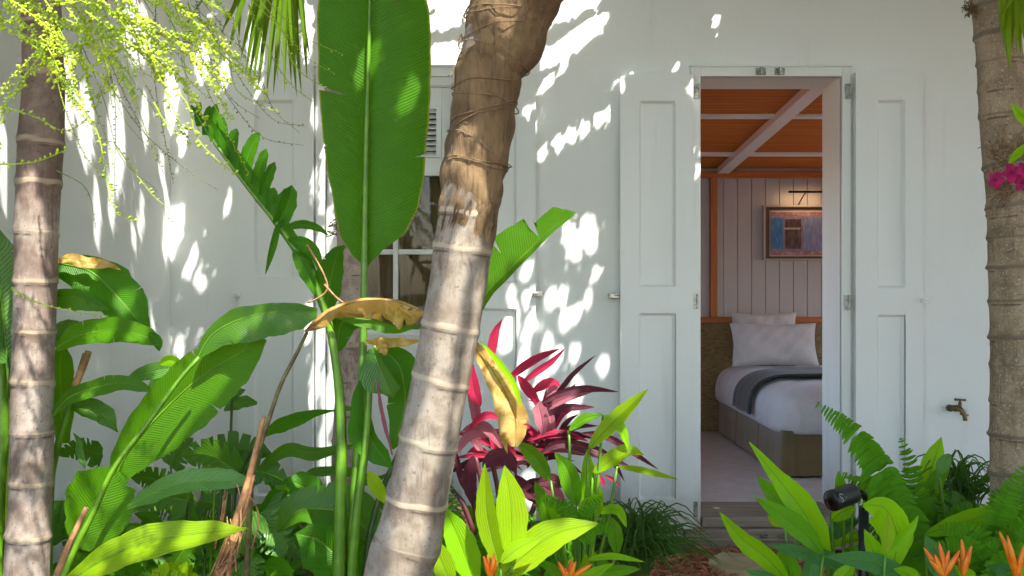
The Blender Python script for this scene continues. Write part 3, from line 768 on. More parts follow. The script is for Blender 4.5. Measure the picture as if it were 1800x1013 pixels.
def art_mat():
    m, n, l, b = mat('faded_print'); pos = geo_pos(n); a = noise(n, l, 30, 6, pos, .7); c = noise(n, l, 9, 4, pos, .6)
    l.new(mixc(n, l, stp(n, l, a, .4, .65), (.26, .13, .14), (.42, .28, .29)), b.inputs['Base Color']); b.inputs['Roughness'].default_value = .25; return m
def artc(name, c1, c2):
    m, n, l, b = mat(name); pos = geo_pos(n); mp = n.new('ShaderNodeMapping'); l.new(pos, mp.inputs[0]); mp.inputs['Scale'].default_value = (60, 1, 14)
    l.new(mixc(n, l, stp(n, l, noise(n, l, 1.2, 5, mp.outputs[0], .7), .4, .65), c1, c2), b.inputs['Base Color']); b.inputs['Roughness'].default_value = .25; return m
pr = pl('print', (1353, 373, 1449, 449), RB - .030, art_mat())
pl('printed_wall', (1353, 381, 1449, 441), RB - .0335, artc('print_lilac', (.20, .17, .26), (.32, .24, .28)), pr)
pl('printed_shutter', (1355, 384, 1374, 438), RB - .037, artc('print_blue', (.03, .14, .34), (.07, .22, .40)), pr)
pl('printed_shutter', (1409, 383, 1446, 439), RB - .037, artc('print_blue_pale', (.13, .19, .36), (.26, .25, .36)), pr)
pl('printed_doorway', (1378, 386, 1406, 438), RB - .037, artc('print_dark', (.05, .04, .045), (.16, .09, .08)), pr)
pl('printed_sill', (1376, 401, 1404, 404), RB - .0405, artc('print_cream', (.45, .40, .36), (.3, .22, .2)), pr)
pa = thing('picture_light', 'slim dark picture light glowing above the framed picture', 'lamp', None, (RXp(1410), RB, RZp(342)))
b = MB(); b.tube([(RXp(1376), RB - .16, RZp(341)), (RXp(1446), RB - .16, RZp(341))], .0085, 12); b.build('lamp_shade', M['darkmetal'], pa)
b = MB(); b.tube(spline([(RXp(1406), RB - .16, RZp(342)), (RXp(1406), RB - .10, RZp(346)), (RXp(1404), RB - .03, RZp(356)), (RXp(1404), RB - .002, RZp(360))], 10), .005, 8); b.build('arm', M['darkmetal'], pa)
la = bpy.data.lights.new('picture_light_glow', 'AREA'); la.shape = 'RECTANGLE'; la.size = .30; la.size_y = .01; la.energy = .11; la.color = (1, .62, .32)
lo = bpy.data.objects.new('picture_light_glow', la); COL.objects.link(lo); lo.location = (RXp(1411), RB - .15, RZp(345)); lo.rotation_euler = (math.radians(35), 0, 0); lo.parent = pa

# ------------------------------------------------------------------ small things on the wall
tap = thing('garden_tap', 'old brass garden tap fixed to the white wall right of the shutters', 'tap', None, (WX(1668), FY, WZ(715)))
b = MB(); b.tube([(WX(1668), FY, WZ(717)), (WX(1668), FY - .02, WZ(717))], [.017, .017], 16); b.build('wall_plate', M['brass'], tap)
b = MB(); q = lambda x, y, yy: (WX(x), FY - yy, WZ(y))
b.tube(spline([q(1668, 717, .01), q(1671, 716, .04), q(1677, 716, .06), q(1681, 722, .07), q(1684, 730, .075), q(1684, 736, .075)], 14), [.012, .012, .013, .015, .016, .016, .015, .013, .012, .012, .011, .0105, .0105, .0105, .0105], 12); b.build('spout', M['brass'], tap)
b = MB(); b.tube([q(1677, 716, .06), q(1677.5, 710, .06), q(1678, 704, .06)], [.012, .009, .007], 12); b.tube([q(1678, 705, .06), q(1678, 700, .06)], [.0045] * 2, 8)
b.tube([q(1676, 725, .074), q(1690, 727, .074)], .004, 8); b.build('valve', M['brass'], tap)
b = MB(); b.tube([q(1670, 700, .06), q(1686, 701, .06)], [.0055, .0055], 8); b.ico(q(1670, 700, .06), .0075); b.ico(q(1686, 701, .06), .0075); b.build('handle', M['brass'], tap)

# garden spotlight
sp = thing('garden_spotlight', 'black cylindrical garden spotlight on a short post among the leaves', 'spotlight', None, P(1518, 950, 3.3))
A, Bp = P(1461, 881, 3.32), P(1502, 866, 3.37)
b = MB(); R_ = 19 * 3.3 / F; dv = (Bp - A); b.tube([A, A + dv * .02, A + dv * .16, A + dv * .18, A + dv * .9, Bp], [R_ * .97, R_, R_, R_ * .97, R_ * .97, R_ * .8], 36); b.build('housing', M['black'], sp, bevel=0)
b = MB(); b.tube([A - dv * .002, A + dv * .01], [R_ * .82, R_ * .82], 32); b.build('lens', M['glass'], sp)
b = MB(); e0 = (A + dv * .45); s_ = 1.0
def onc(x, y):   # point on the housing seen at picture point
    p = P(x, y, 3.3); ax = dv.normalized(); c = A + ax * (p - A).dot(ax); r = p - c; r.y = 0; r -= ax * r.dot(ax)
    k = min(.95, r.length / R_); f = Vector((0, -1, 0)); f = (f - ax * f.dot(ax)).normalized()
    return c + r + f * (math.sqrt(1 - k * k) * R_ * .99)
b.tube(spline([onc(1481, 870), onc(1476, 868), onc(1473, 873), onc(1477, 876), onc(1479, 881), onc(1474, 881)], 16), .0007, 6)
for x, y in ((1484, 879), (1487, 874)): b.ico(onc(x, y), .0012)
b.build('printed_logo', M['mark'], sp)
b = MB(); b.tube(spline([P(1512, 866, 3.40), P(1520, 872, 3.42), P(1522, 890, 3.42), P(1519, 930, 3.42)], 10), .010, 10); b.build('bracket', M['black'], sp)
b = MB(); q0 = P(1518, 890, 3.42); b.tube([Vector((q0.x, q0.y, q0.z)), Vector((q0.x, q0.y, -.05))], .017, 14); b.build('post', M['black'], sp)

# stepping stones
st = MB(); cx, cy = P(1315, 992, 4.42).x, 4.42; n_ = 40; vs = []
for z, k in ((0.0, 1.0), (.03, 1.0), (.042, .95)):
    for i in range(n_):
        a = 2 * math.pi * i / n_; r = k * (1 + .07 * math.sin(3 * a + 1) + .05 * math.sin(7 * a) + .02 * math.sin(13 * a)); vs.append((cx + .17 * r * math.cos(a), cy + .16 * r * math.sin(a), z + .006))
st.add(vs, [(j * n_ + i, j * n_ + (i + 1) % n_, (j + 1) * n_ + (i + 1) % n_, (j + 1) * n_ + i) for j in range(2) for i in range(n_)] + [tuple(2 * n_ + i for i in range(n_))])
o = st.build('stepping_stone', M['stone'], None, smooth=False, bevel=.004); tag(o, 'rough tan stepping stone in the red mulch before the doorstep', 'stepping stone')


hd = thing('shade_screen', 'unseen leaf screen added right of and behind the camera to cut sky light', 'shade_screen', None, (4.6, 1.5, 0))  # unseen leaf mass, added to block sky light from this side
mb = MB(); rh = random.Random(3)
for k in range(11000):
    f = rh.random()
    x, y, z = (rh.uniform(3.0, 3.6), rh.uniform(-3.5, 4.6), rh.uniform(.05, 5.6)) if f < .85 else (rh.uniform(3.2, 5.0), rh.uniform(-3.5, 4.6), rh.uniform(5.2, 5.7))
    if k > 8000: x, y, z = rh.uniform(.2, 5.0), rh.uniform(-4.2, -3.6), rh.uniform(.05, 4.0)
    a, e, l_ = rh.uniform(0, 6.28), rh.uniform(-.8, .8), rh.uniform(.12, .26); D = Vector((math.cos(a) * math.cos(e), math.sin(a) * math.cos(e), math.sin(e))); U_ = D.cross(Vector((rh.uniform(-1, 1), rh.uniform(-1, 1), 1))).normalized() * l_ * .26; c = Vector((x, y, z))
    mb.add([c, c + D * l_ * .4 + U_, c + D * l_, c + D * l_ * .4 - U_], [(0, 1, 2, 3)], [(0, 0), (1, .1), (0, .2), (-1, .1)])
o = mb.build('leaves', M['shade_leaves'], hd); o['kind'] = 'stuff'
#PLANTS
# ================================================================== PALMS
def trunk(parent, pts, d, rings, m, name='trunk', bumpr=.055, seed=0, knobs=0, n=40, ns=260):
    """pts: (x, y, half width px[, depth]) bottom to top; rings: picture y of the leaf scars"""
    C3 = [P(p[0], p[1], p[3] if len(p) > 3 else d) for p in pts]
    C = spline(C3, ns); zs = [c.z for c in C]
    keyz = [c.z for c in C3]; keyr = [p[2] * c.y / F for p, c in zip(pts, C3)]
    rz = [CAMZ - (y - 506.5) / F * np.interp(CAMZ - (y - 506.5) / F * d, keyz, [c.y for c in C3]) for y in rings]
    # rings continue below and above the picture
    rnd = random.Random(seed); mb = MB(); vs = []; at = []; uv = []
    ph = [rnd.uniform(0, 6) for _ in range(len(rz))]; am = [rnd.uniform(.002, .005) for _ in rz]; st = [rnd.uniform(.6, 1.3) for _ in rz]
    for i, c in enumerate(C):
        r0 = float(np.interp(c.z, keyz, keyr)); T = (C[min(i + 1, ns)] - C[max(i - 1, 0)]).normalized()
        U = Vector((0, 1, 0)); U = (U - T * U.dot(T)).normalized(); B = T.cross(U)
        for k in range(n):
            a = 2 * math.pi * k / n; mk = 0; rr = r0 * (1 + .02 * math.sin(2 * a + c.z * 3 + seed) + .012 * math.sin(5 * a + c.z * 11))
            for z, p_, A_, s_ in zip(rz, ph, am, st):
                dz = c.z - (z + A_ * math.sin(a + p_) + .0015 * math.sin(5 * a + p_))
                if -.05 < dz < .05:
                    g_ = math.exp(-(dz / .0085) ** 2); rr += r0 * bumpr * s_ * (g_ + .45 * math.exp(-((dz) / .022) ** 2)) 
                    rr -= r0 * bumpr * .5 * s_ * math.exp(-((dz + .013) / .005) ** 2)
                    mk += g_ * s_ - 1.0 * math.exp(-((dz + .0125) / .0028) ** 2)
            vs.append(c + (U * math.cos(a) + B * math.sin(a)) * rr); at.append(mk); uv.append((k / n, c.z))
    fs = [(i * n + k, i * n + (k + 1) % n, (i + 1) * n + (k + 1) % n, (i + 1) * n + k) for i in range(ns) for k in range(n)] + [tuple(ns * n + k for k in range(n))]
    mb.add(vs, fs, uv, at)
    return mb.build(name, M[m], parent), C

LIT = []            # (point, radius) that the sun reaches
def lit(x, y, d, r): LIT.append((P(x, y, d), r * d / F))
def litline(pts, d, r, n=12):
    for c in spline([P(x, y, d) for x, y in pts], n): LIT.append((c, r * d / F))

# --- leaning palm in the middle
pm = thing('palm_tree', 'leaning ringed palm trunk wrapped in dry brown sheath, crossing the middle of the view', 'palm tree', 'palm trees', P(655, 1300, 2.5))
midpts = [(645, 1330, 66), (700, 1013, 58), (717, 955, 58), (731, 888, 52.5), (753, 774, 51), (772, 680, 50), (790, 590, 51), (805, 500, 51), (812, 440, 52), (826, 345, 50), (836, 260, 48), (846, 180, 47), (860, 80, 47), (872, 20, 46), (900, -60, 44, 2.5), (935, -220, 42, 2.52), (950, -420, 38, 2.55)]
_, C = trunk(pm, midpts, 2.5, [1240, 1120, 1040, 958, 882, 776, 668, 577, 436, 375, 300], 'trunk', seed=3, bumpr=.034)
litline([(706, 1000), (735, 850), (757, 745)], 2.44, 26, 12); litline([(757, 745), (775, 640), (796, 500), (812, 430)], 2.44, 15, 18); litline([(800, 740), (822, 640), (845, 500)], 2.46, 6, 16); litline([(830, 430), (845, 345)], 2.44, 8, 6)
# the dry sheath round its upper part
def tubeshape(pts, d, n=44, ns=110, lump=.05, seed=1, hem=None):
    C3 = [P(p[0], p[1], d) for p in pts]; C = spline(C3, ns); W_ = spline([Vector((p[2], i, 0)) for i, p in enumerate(pts)], 200)
    ts = np.linspace(0, 1, len(pts)); rad = [p[2] for p in pts]; acc = [0]
    for a, b_ in zip(C3, C3[1:]): acc.append(acc[-1] + (b_ - a).length)
    mb = MB(); vs = []
    for i, c in enumerate(C):
        r0 = float(np.interp(i / ns * acc[-1], acc, rad)) * d / F; T = (C[min(i + 1, ns)] - C[max(i - 1, 0)]).normalized()
        U = Vector((0, 1, 0)); U = (U - T * U.dot(T)).normalized(); B = T.cross(U)
        for k in range(n):
            a = 2 * math.pi * k / n; x, y, z = math.cos(a) * 2, math.sin(a) * 2, i / ns * 14
            rr = r0 * (1 + lump * (math.sin(x * 1.7 + z + seed) * math.sin(y * 2.1 - z * 1.3) + .5 * math.sin(7 * a + z * .6)) + lump * .35 * math.sin(17 * a + math.sin(z) * 2))
            p = c + (U * math.cos(a) + B * math.sin(a)) * rr
            if hem and i < 16: p = p + T * (hem * d / F * (max(0, math.sin(a * 3 + 1)) ** 2 + .5 * max(0, math.sin(a * 7))) * (1 - i / 16))
            vs.append(p)
    fs = [(i * n + k, i * n + (k + 1) % n, (i + 1) * n + (k + 1) % n, (i + 1) * n + k) for i in range(ns) for k in range(n)]
    mb.add(vs, fs); return mb, C
mb, _ = tubeshape([(819, 410, 47.5), (823, 380, 50.3), (829, 340, 51.8), (833, 300, 54), (845, 240, 55), (851, 190, 56), (857, 140, 58), (861, 112, 56), (866, 96, 52)], 2.5, hem=-22, lump=.065)
mb.build('leaf_sheath', M['sheath'], pm)
mb, _ = tubeshape([(862, 128, 40), (872, 112, 55), (885, 80, 69), (893, 40, 72), (904, 0, 79), (925, -60, 86), (950, -140, 84), (965, -230, 60)], 2.5, seed=4, lump=.06)
mb.build('leaf_sheath', M['sheath'], pm)
mb = MB()
for k in range(34):
    x0 = random.uniform(782, 872); rr_ = 50 * 2.5 / F; dx_ = (x0 - 827) * 2.5 / F; yd = 2.5 - math.sqrt(max(rr_ * rr_ - dx_ * dx_, .0001)) - .003
    y0 = random.uniform(345, 372); l_ = random.uniform(22, 62) * (1.2 if x0 > 835 else .8)
    leaf(mb, [(x0, y0, yd), (x0 - l_ * .12, y0 + l_ * .5, yd - .002), (x0 - l_ * .22 + random.uniform(-4, 4), y0 + l_, yd + .003)], random.uniform(3, 8), 'lance', fold=.3, n=12, cm=2, ripple=.5, roll=random.uniform(-.5, .5))
mb.build('sheath_fringe', M['sheath'], pm)
tw = MB()
def wrap(parent, cx, cy, r, tilt, d, m='twine', w=1.0, sl=0):
    """a dry root wound round the trunk"""
    pts = []; c = P(cx, cy, d)
    for k in range(33):
        a = 2 * math.pi * k / 32; rr = (r - 1.5 + random.uniform(-.4, .6)) * d / F
        pts.append(c + Vector((math.cos(a) * rr, math.sin(a) * rr * 1.02, (math.cos(a) * tilt - sl * math.sin(a) + random.uniform(-.7, .7) + 3 * math.sin(3 * a + cx)) * d / F)))
    mb = MB(); mb.tube(pts, w * d / F, 6); return mb.build('wound_root', M[m], parent)
for cx, cy, r, t, s in ((895, 34, 77, -4, 6), (891, 38, 76, -7, 3), (886, 60, 75, 10, 0), (868, 104, 64, -26, 6), (856, 150, 61, 4, 0), (853, 182, 60, -13, 5), (851, 200, 60, 18, 0), (849, 206, 60, 22, -3), (843, 262, 58, -34, 4), (838, 290, 57, -8, 4), (837, 294, 57, -9, 3)):
    wrap(pm, cx, cy, r, t, 2.5, sl=s)
def dangling(parent, x, y, d, n, spread, L, m='twine', w=.7, name='root'):
    mb = MB()
    for k in range(n):
        a = random.uniform(-spread, spread); x0, y0 = x + random.uniform(-5, 5), y + random.uniform(-8, 8); pts = [P(x0, y0, d)]
        for j in range(6): x0 += math.cos(a) * L / 6 + random.uniform(-3, 3); y0 += math.sin(a) * L / 6 + random.uniform(-3, 3); pts.append(P(x0, y0, d + random.uniform(-.01, .01)))
        mb.tube(spline(pts, 10), w * d / F, 5)
    return mb.build(name, M[m], parent)
for x, y in ((824, 10), (812, 60), (806, 110), (802, 128)): 
    mb = MB(); px, py = x, y
    for k in range(3):
        pts = [P(x, y, 2.5)]; qx, qy = x, y
        for j in range(5): qx += random.uniform(-5, 1.5) ; qy += random.uniform(2, 9); pts.append(P(qx, qy, 2.48))
        mb.tube(spline(pts, 9), .8 * 2.5 / F, 5)
    mb.build('root', M['twine'], pm)

# --- left palm
pl_ = thing('palm_tree', 'pale ringed palm trunk at the left edge behind the lime flower strands', 'palm tree', 'palm trees', P(45, 1250, 2.9))
leftpts = [(44, 1260, 41), (47, 1013, 38), (52, 900, 36.5), (56, 800, 36), (57, 700, 35.5), (59, 600, 35), (62, 500, 35), (64, 420, 35.5), (68, 330, 36), (72, 240, 37), (76, 150, 34), (74, 60, 32), (72, -60, 32), (70, -300, 30), (66, -500, 26)]
trunk(pl_, leftpts, 2.9, [1120, 1035, 942, 848, 760, 672, 582, 494, 408, 322, 250, 130, 40, -60], 'trunkleft', seed=5, bumpr=.05)
for k in range(22): lit(52 + random.uniform(-16, 16), 1000 - k * 31, 2.84, random.uniform(9, 20))
for y in (965, 930, 880, 830, 805, 735, 620, 560, 470): pass

# --- background palm behind the big leaf
pb = thing('palm_tree', 'slender red brown palm trunk close to the wall behind the banana stems', 'palm tree', 'palm trees', P(603, 1000, 4.25))
trunk(pb, [(603, 1010, 26), (606, 900, 24), (607, 800, 23), (612, 700, 22.5), (618, 600, 22), (619, 500, 22.5), (613, 400, 22), (606, 330, 22), (598, 200, 22), (590, 60, 21), (584, -100, 20), (578, -260, 19)], 4.25, [985, 935, 885, 838, 778, 724, 667, 605, 545, 480, 430, 398, 340, 280, 210, 140, 80, 20, -60], 'trunkbrown', seed=8, bumpr=.05, n=28, ns=300)
mb = MB()
for k in range(14):
    a = random.uniform(2.2, 4.2); x0, y0 = 592, 395 + random.uniform(-14, 20); pts = [P(x0, y0, 4.14)]
    for j in range(4): x0 += math.cos(a) * 4 + random.uniform(-2, 2); y0 -= math.sin(a) * 3 + random.uniform(-4, 4); pts.append(P(x0, y0, 4.12))
    mb.tube(spline(pts, 8), .0018, 4)
mb.build('root', M['twine'], pb)

# --- right palm
pr_ = thing('palm_tree', 'grey brown ringed palm trunk at the right edge carrying the orchids', 'palm tree', 'palm trees', P(1800, 1150, 3.4))
trunk(pr_, [(1806, 1200, 58), (1800, 1013, 56), (1800, 860, 54), (1796, 700, 51), (1791, 560, 48), (1785, 440, 45), (1778, 360, 41), (1770, 300, 38), (1764, 240, 37), (1761, 170, 37.5), (1757, 100, 37), (1749, 30, 36), (1741, -40, 35), (1725, -200, 33), (1715, -330, 30)], 3.4,
      [1130, 1080, 1000, 905, 830, 762, 705, 640, 590, 528, 470, 415, 375, 362, 290, 205, 158, 110, 60, 8, -60, -130], 'trunkdark', seed=11, bumpr=.06)
# fibre tufts
def tuft(parent, x, y, d, n, L, a0, a1, m='roots', w=.7):
    mb = MB()
    for k in range(n):
        a = random.uniform(a0, a1); x0, y0 = x + random.uniform(-8, 8), y + random.uniform(-5, 5); pts = [P(x0, y0, d)]; l_ = L * random.uniform(.5, 1.2); a += 0; bend = random.uniform(-.35, .35)
        for j in range(5): a += bend; x0 += math.cos(a) * l_ / 5; y0 -= math.sin(a) * l_ / 5; pts.append(P(x0, y0, d + random.uniform(-.01, .01)))
        mb.tube(spline(pts, 9), w * d / F, 4)
    return mb.build('fibre_tuft', M[m], parent)
tuft(pr_, 1712, 18, 3.36, 46, 20, 1.5, 4.4, 'twine'); tuft(pr_, 1702, 12, 3.34, 20, 8, 0, 6.2, 'twine')

# --- orchid on the right palm
oc = thing('orchid', 'magenta orchid blooms with dry roots growing on the right palm trunk', 'orchid', None, P(1785, 300, 3.3))
for k, (x, y, L_, a0, a1) in enumerate(((1750, 262, 34, -.3, 2.2), (1775, 268, 44, .2, 2.6), (1768, 285, 40, 2.0, 3.6), (1790, 275, 44, 1.0, 3.0), (1785, 330, 40, 2.6, 3.9), (1780, 340, 46, 2.8, 3.6))):
    t_ = tuft(oc, x, y, 3.33, 26, L_, a0, a1, 'roots', .75); t_.name = 'aerial_roots'
for pts, w_ in (([(1772, 290), (1785, 274), (1800, 262), (1830, 250)], 7), ([(1815, 225), (1796, 205), (1778, 182)], 8), ([(1812, 290), (1822, 260), (1840, 230)], 9)):
    mb = MB(); leaf(mb, pts, w_, d=3.28, fold=.4); mb.build('leaf', M['ginger'], oc)
def flower(parent, x, y, d, r, rot, m='magenta'):
    mb = MB(); c = P(x, y, d); s = d / F
    for k in range(5):
        a = rot + k * 2 * math.pi / 5; ti = Vector((math.cos(a), -.1 + random.uniform(-.15, .15), math.sin(a)))
        w_ = r * (.42 if k % 2 else .36) * s
        leaf(mb, [c + Vector((0, -.002, 0)), c + ti * r * .5 * s + Vector((0, -.004, 0)), c + ti * r * s + Vector((0, .004, 0))], w_, 'round', fold=.08, n=10, cm=3, world=True, w3=True, curl=-.1, roll=random.uniform(-.3, .3))
    o = mb.build('flower', M[m], parent); b = MB(); b.ico(c + Vector((0, -.008, 0)), r * .13 * s); b.build('flower_centre', M['plum'], o)
for k, (x, y, r) in enumerate(((1750, 317, 17), (1778, 305, 19), (1797, 322, 18), (1800, 300, 16))): flower(oc, x, y, 3.22 + .01 * (k % 3), r, k * .7)
# --- hanging leaves above it
ho = thing('orchid', 'drooping yellow green strap leaves hanging at the top right corner', 'orchid', None, P(1775, -30, 3.2))
for x0, y0, x1, y1, w_ in ((1762, -40, 1760, 60, 6), (1770, -40, 1775, 126, 7), (1766, -30, 1763, 75, 5), (1786, -30, 1779, 85, 6), (1800, -30, 1788, 60, 6), (1776, -30, 1757, 30, 4), (1792, -30, 1795, 100, 5), (1806, -30, 1800, 70, 8), (1783, -30, 1786, 96, 4)):
    mb = MB(); leaf(mb, [(x0, y0), (x0 + (x1 - x0) * .3 + random.uniform(-4, 4), (y0 + y1) / 2), (x1, y1)], w_, 'strap', d=3.15 + random.uniform(-.04, .04), fold=.5, roll=random.uniform(-.7, .7)); mb.build('leaf', M['orchidleaf'], ho)

# ================================================================== flower strands of the left palm
def strand(mb, bb, pts, d, w, budr, gap, jit=1.0):
    C = spline([P(p[0], p[1], d) for p in pts], 26); n = len(C)
    mb.tube(C, [w * d / F * (1 - .65 * i / n) for i in range(n)], 5)
    L = 0
    nxt = random.uniform(0, gap)
    for i in range(1, n):
        seg = (C[i] - C[i - 1]).length * F / d
        while nxt < L + seg:
            k = (nxt - L) / seg; c = C[i - 1].lerp(C[i], k); r = budr * random.uniform(.45, 1.25) * d / F; a = random.uniform(0, 6.28)
            T_ = (C[i] - C[i - 1]).normalized(); od = Vector((math.cos(a), math.sin(a) * .8, random.uniform(-.6, .6))); od = (od - T_ * od.dot(T_)).normalized(); D_ = (od + T_ * .35).normalized(); S_ = D_.cross(T_).normalized() * r * .62; U2 = D_.cross(S_).normalized() * r * .62; e_ = c + D_ * (w * .6 * d / F + r * 2.3); m_ = c + D_ * (w * .5 * d / F + r * 1.2)
            bb.add([c + D_ * w * .3 * d / F, m_ + S_, m_ + U2, m_ - S_, m_ - U2, e_], [(0, 1, 2), (0, 2, 3), (0, 3, 4), (0, 4, 1), (5, 2, 1), (5, 3, 2), (5, 4, 3), (5, 1, 4)]); nxt += gap * random.uniform(.55, 1.6) * jit
        L += seg
fc = MB(); fc.tube(spline([P(72, -230, 2.75), P(130, -190, 2.5), P(170, -110, 2.3), P(150, -60, 2.2)], 16), [.02, .019, .018, .017, .016, .015, .014, .013, .012, .011, .01, .009, .009, .008, .008, .007, .006], 10)
fcl = fc.build('flower_cluster', M['strand'], pl_)
rnd = random.Random(21)
def mkstrand(pts, d, w, budr, gap, near):
    a, b_ = MB(), MB(); strand(a, b_, pts, d, w, budr, gap); a.v and None
    n0 = len(a.v); o = a.build('flower_strand', M['strand'] if near else M['strandd'], fcl)
    if b_.v: b_.build('flower_buds', M['bud'] if near else M['strandd'], fcl) if False else None
    return o, b_
def strandset(specs, near):
    for pts, d, w, budr, gap in specs:
        a, b_ = MB(), MB(); strand(a, b_, pts, d, w, budr, gap)
        nv = len(a.v); na = len(a.f); a.add(b_.v, b_.f, b_.uv)
        o = a.build('flower_strand', M['strand'] if near else M['strandd'], fcl)
        o.data.materials.append(M['bud'] if near else M['strandd'])
        for p in o.data.polygons[na:]: p.material_index = 1
near = []
for k in range(52):
    x0 = rnd.uniform(-60, 320); y0 = rnd.uniform(-60, 70); ang = rnd.uniform(-.1, 1.0) if x0 < 220 else rnd.uniform(.1, .9)
    L = rnd.uniform(110, 270); sgn = rnd.choice((1, 1, 1, -1)); pts = [(x0, y0)]; x, y = x0, y0; a = ang if sgn > 0 else math.pi - ang * 1.2
    dirx = math.cos(a) * sgn if False else math.cos(a)
    dx, dy = math.cos(a), math.sin(a)
    for j in range(4):
        x += dx * L / 4; y += dy * L / 4; dy += rnd.uniform(.05, .45); q = math.hypot(dx, dy); dx, dy = dx / q, dy / q; pts.append((x + rnd.uniform(-6, 6), y + rnd.uniform(-5, 5)))
    near.append((pts, rnd.uniform(1.85, 2.45), 1.6, rnd.uniform(3.4, 5.0), 2.7))
near += [([(300, 150), (330, 185), (345, 240), (380, 280), (415, 306)], 2.1, 1.5, 4.2, 6), ([(120, 160), (170, 230), (190, 330), (205, 375), (236, 388)], 2.3, 1.4, 4, 6), ([(200, 250), (235, 300), (270, 345), (298, 370), (299, 400)], 2.4, 1.1, 3, 8),
         ([(-20, 180), (60, 205), (110, 230), (150, 215)], 2.0, 1.4, 4, 6), ([(-20, 290), (60, 285), (120, 262)], 2.0, 1.5, 4, 6), ([(20, 505), (60, 530), (130, 548), (190, 555)], 2.2, 1.2, 3, 8), ([(270, 180), (290, 215), (312, 235), (334, 215)], 2.1, 1.3, 4, 6),
         ([(150, 20), (250, 90), (330, 120), (400, 160)], 2.0, 1.5, 4.4, 5), ([(180, 0), (240, 70), (300, 130), (350, 150)], 2.0, 1.5, 4.4, 5), ([(10, 20), (30, 90), (60, 130), (68, 140)], 1.9, 1.7, 5, 5), ([(60, 60), (110, 95), (150, 120)], 1.9, 1.7, 5, 5)]
strandset(near[:61], True)
far = []
for k in range(44):
    u = k / 43; x0 = rnd.uniform(60, 440); y0 = rnd.uniform(-70, 70); tx = x0 + rnd.uniform(20, 150); ty = y0 + rnd.uniform(170, 340)
    if x0 > 330: ty = y0 + rnd.uniform(100, 190)
    c1 = (x0 + (tx - x0) * .35 + rnd.uniform(-18, 18), y0 + (ty - y0) * .4); c2 = (x0 + (tx - x0) * .65 + rnd.uniform(-14, 10), y0 + (ty - y0) * .78)
    far.append(([(x0, y0), c1, c2, (tx + rnd.uniform(-20, 26), ty)], rnd.uniform(2.5, 2.95), .85, rnd.choice((1.3, 2.0, 2.2)), rnd.uniform(6, 13)))
far += [([(325, 60), (400, 170), (460, 240), (534, 256)], 2.8, .9, 2.4, 9), ([(360, 40), (430, 150), (480, 210), (535, 222)], 2.8, .9, 2.2, 9), ([(180, 130), (250, 230), (330, 300), (382, 334)], 2.8, .9, 2, 10), ([(100, 300), (150, 330), (165, 380), (168, 402)], 2.7, .9, 1.5, 8)]
strandset([(a, b_, 1.1, 2.3, 5) for a, b_, c_, d_, e_ in far[-39:-20]], True); strandset(far[-20:], False)
for k in range(10): lit(rnd.uniform(-20, 330), rnd.uniform(0, 320), 2.1, 60)

for x, y in ((470, 60), (500, 110), (430, 90)): lit(x, y, 3.45, 34)
# hanging palm frond at the top
fr_ = MB(); fr_.tube(spline([P(590, -190, 4.2), P(540, -230, 3.6), P(450, -150, 3.1), P(380, -40, 3.0), P(330, 40, 3.0)], 20), [.011 - .0004 * i for i in range(21)], 8)
fro = fr_.build('frond', M['stem'], pb)
for k, (x0, y0, x1, y1) in enumerate(((452, -60, 400, 95), (462, -60, 422, 110), (470, -60, 430, 140), (480, -60, 444, 160), (486, -60, 452, 166), (500, -60, 480, 170), (492, -60, 468, 172), (508, -60, 500, 165), (512, -60, 512, 150), (518, -60, 530, 168), (510, -60, 522, 172), (524, -60, 540, 140), (440, -60, 388, 60), (430, -60, 420, 70), (520, -60, 546, 105), (475, -60, 436, 150), (498, -60, 488, 140))):
    mb = MB(); leaf(mb, [(x0, y0), ((x0 + x1) / 2 + random.uniform(-4, 2), (y0 + y1) / 2), (x1, y1)], 5.2, 'strap', d=3.35 + (k % 5) * .05, fold=.6, n=12, cm=2, roll=random.uniform(-.9, .6)); mb.build('leaflet', M['palmleaf'], fro)

# ================================================================== BANANA-LIKE PLANTS
A = Plant('giant_bird_of_paradise', 'tall plant with one huge upright paddle leaf and tattered leaves on thick green stalks', 'plant', P(610, 1180, 2.95), 2.95)
A.leaf([(642, 468), (641, 400), (644, 230), (648, 100), (650, -50), (650, -110)], [(0, 4, 5), (.04, 26, 30), (.09, 45, 76), (.16, 55, 98), (.26, 68, 107), (.40, 80, 111), (.56, 88, 112), (.72, 90, 106), (.86, 84, 90), (.95, 55, 55), (1, 2, 2)], 'bigleaf', rib=4.2, label='huge upright glossy paddle leaf', roll=.05, fold=.30, curl=-.22, n=90, cm=10, ripple=.035, tears=[(-1, .50, .6, .05), (1, .30, .12, .03), (-1, .33, .08, .04)])
A.stem([(651, -60, 2.93), (648, 100, 2.93), (644, 230, 2.93), (641, 400, 2.93), (640, 480, 2.93), (637, 650, 2.93), (628, 800, 2.93), (612, 1020, 2.93), (606, 1180, 2.93)], (2.4, 11), ns=40)
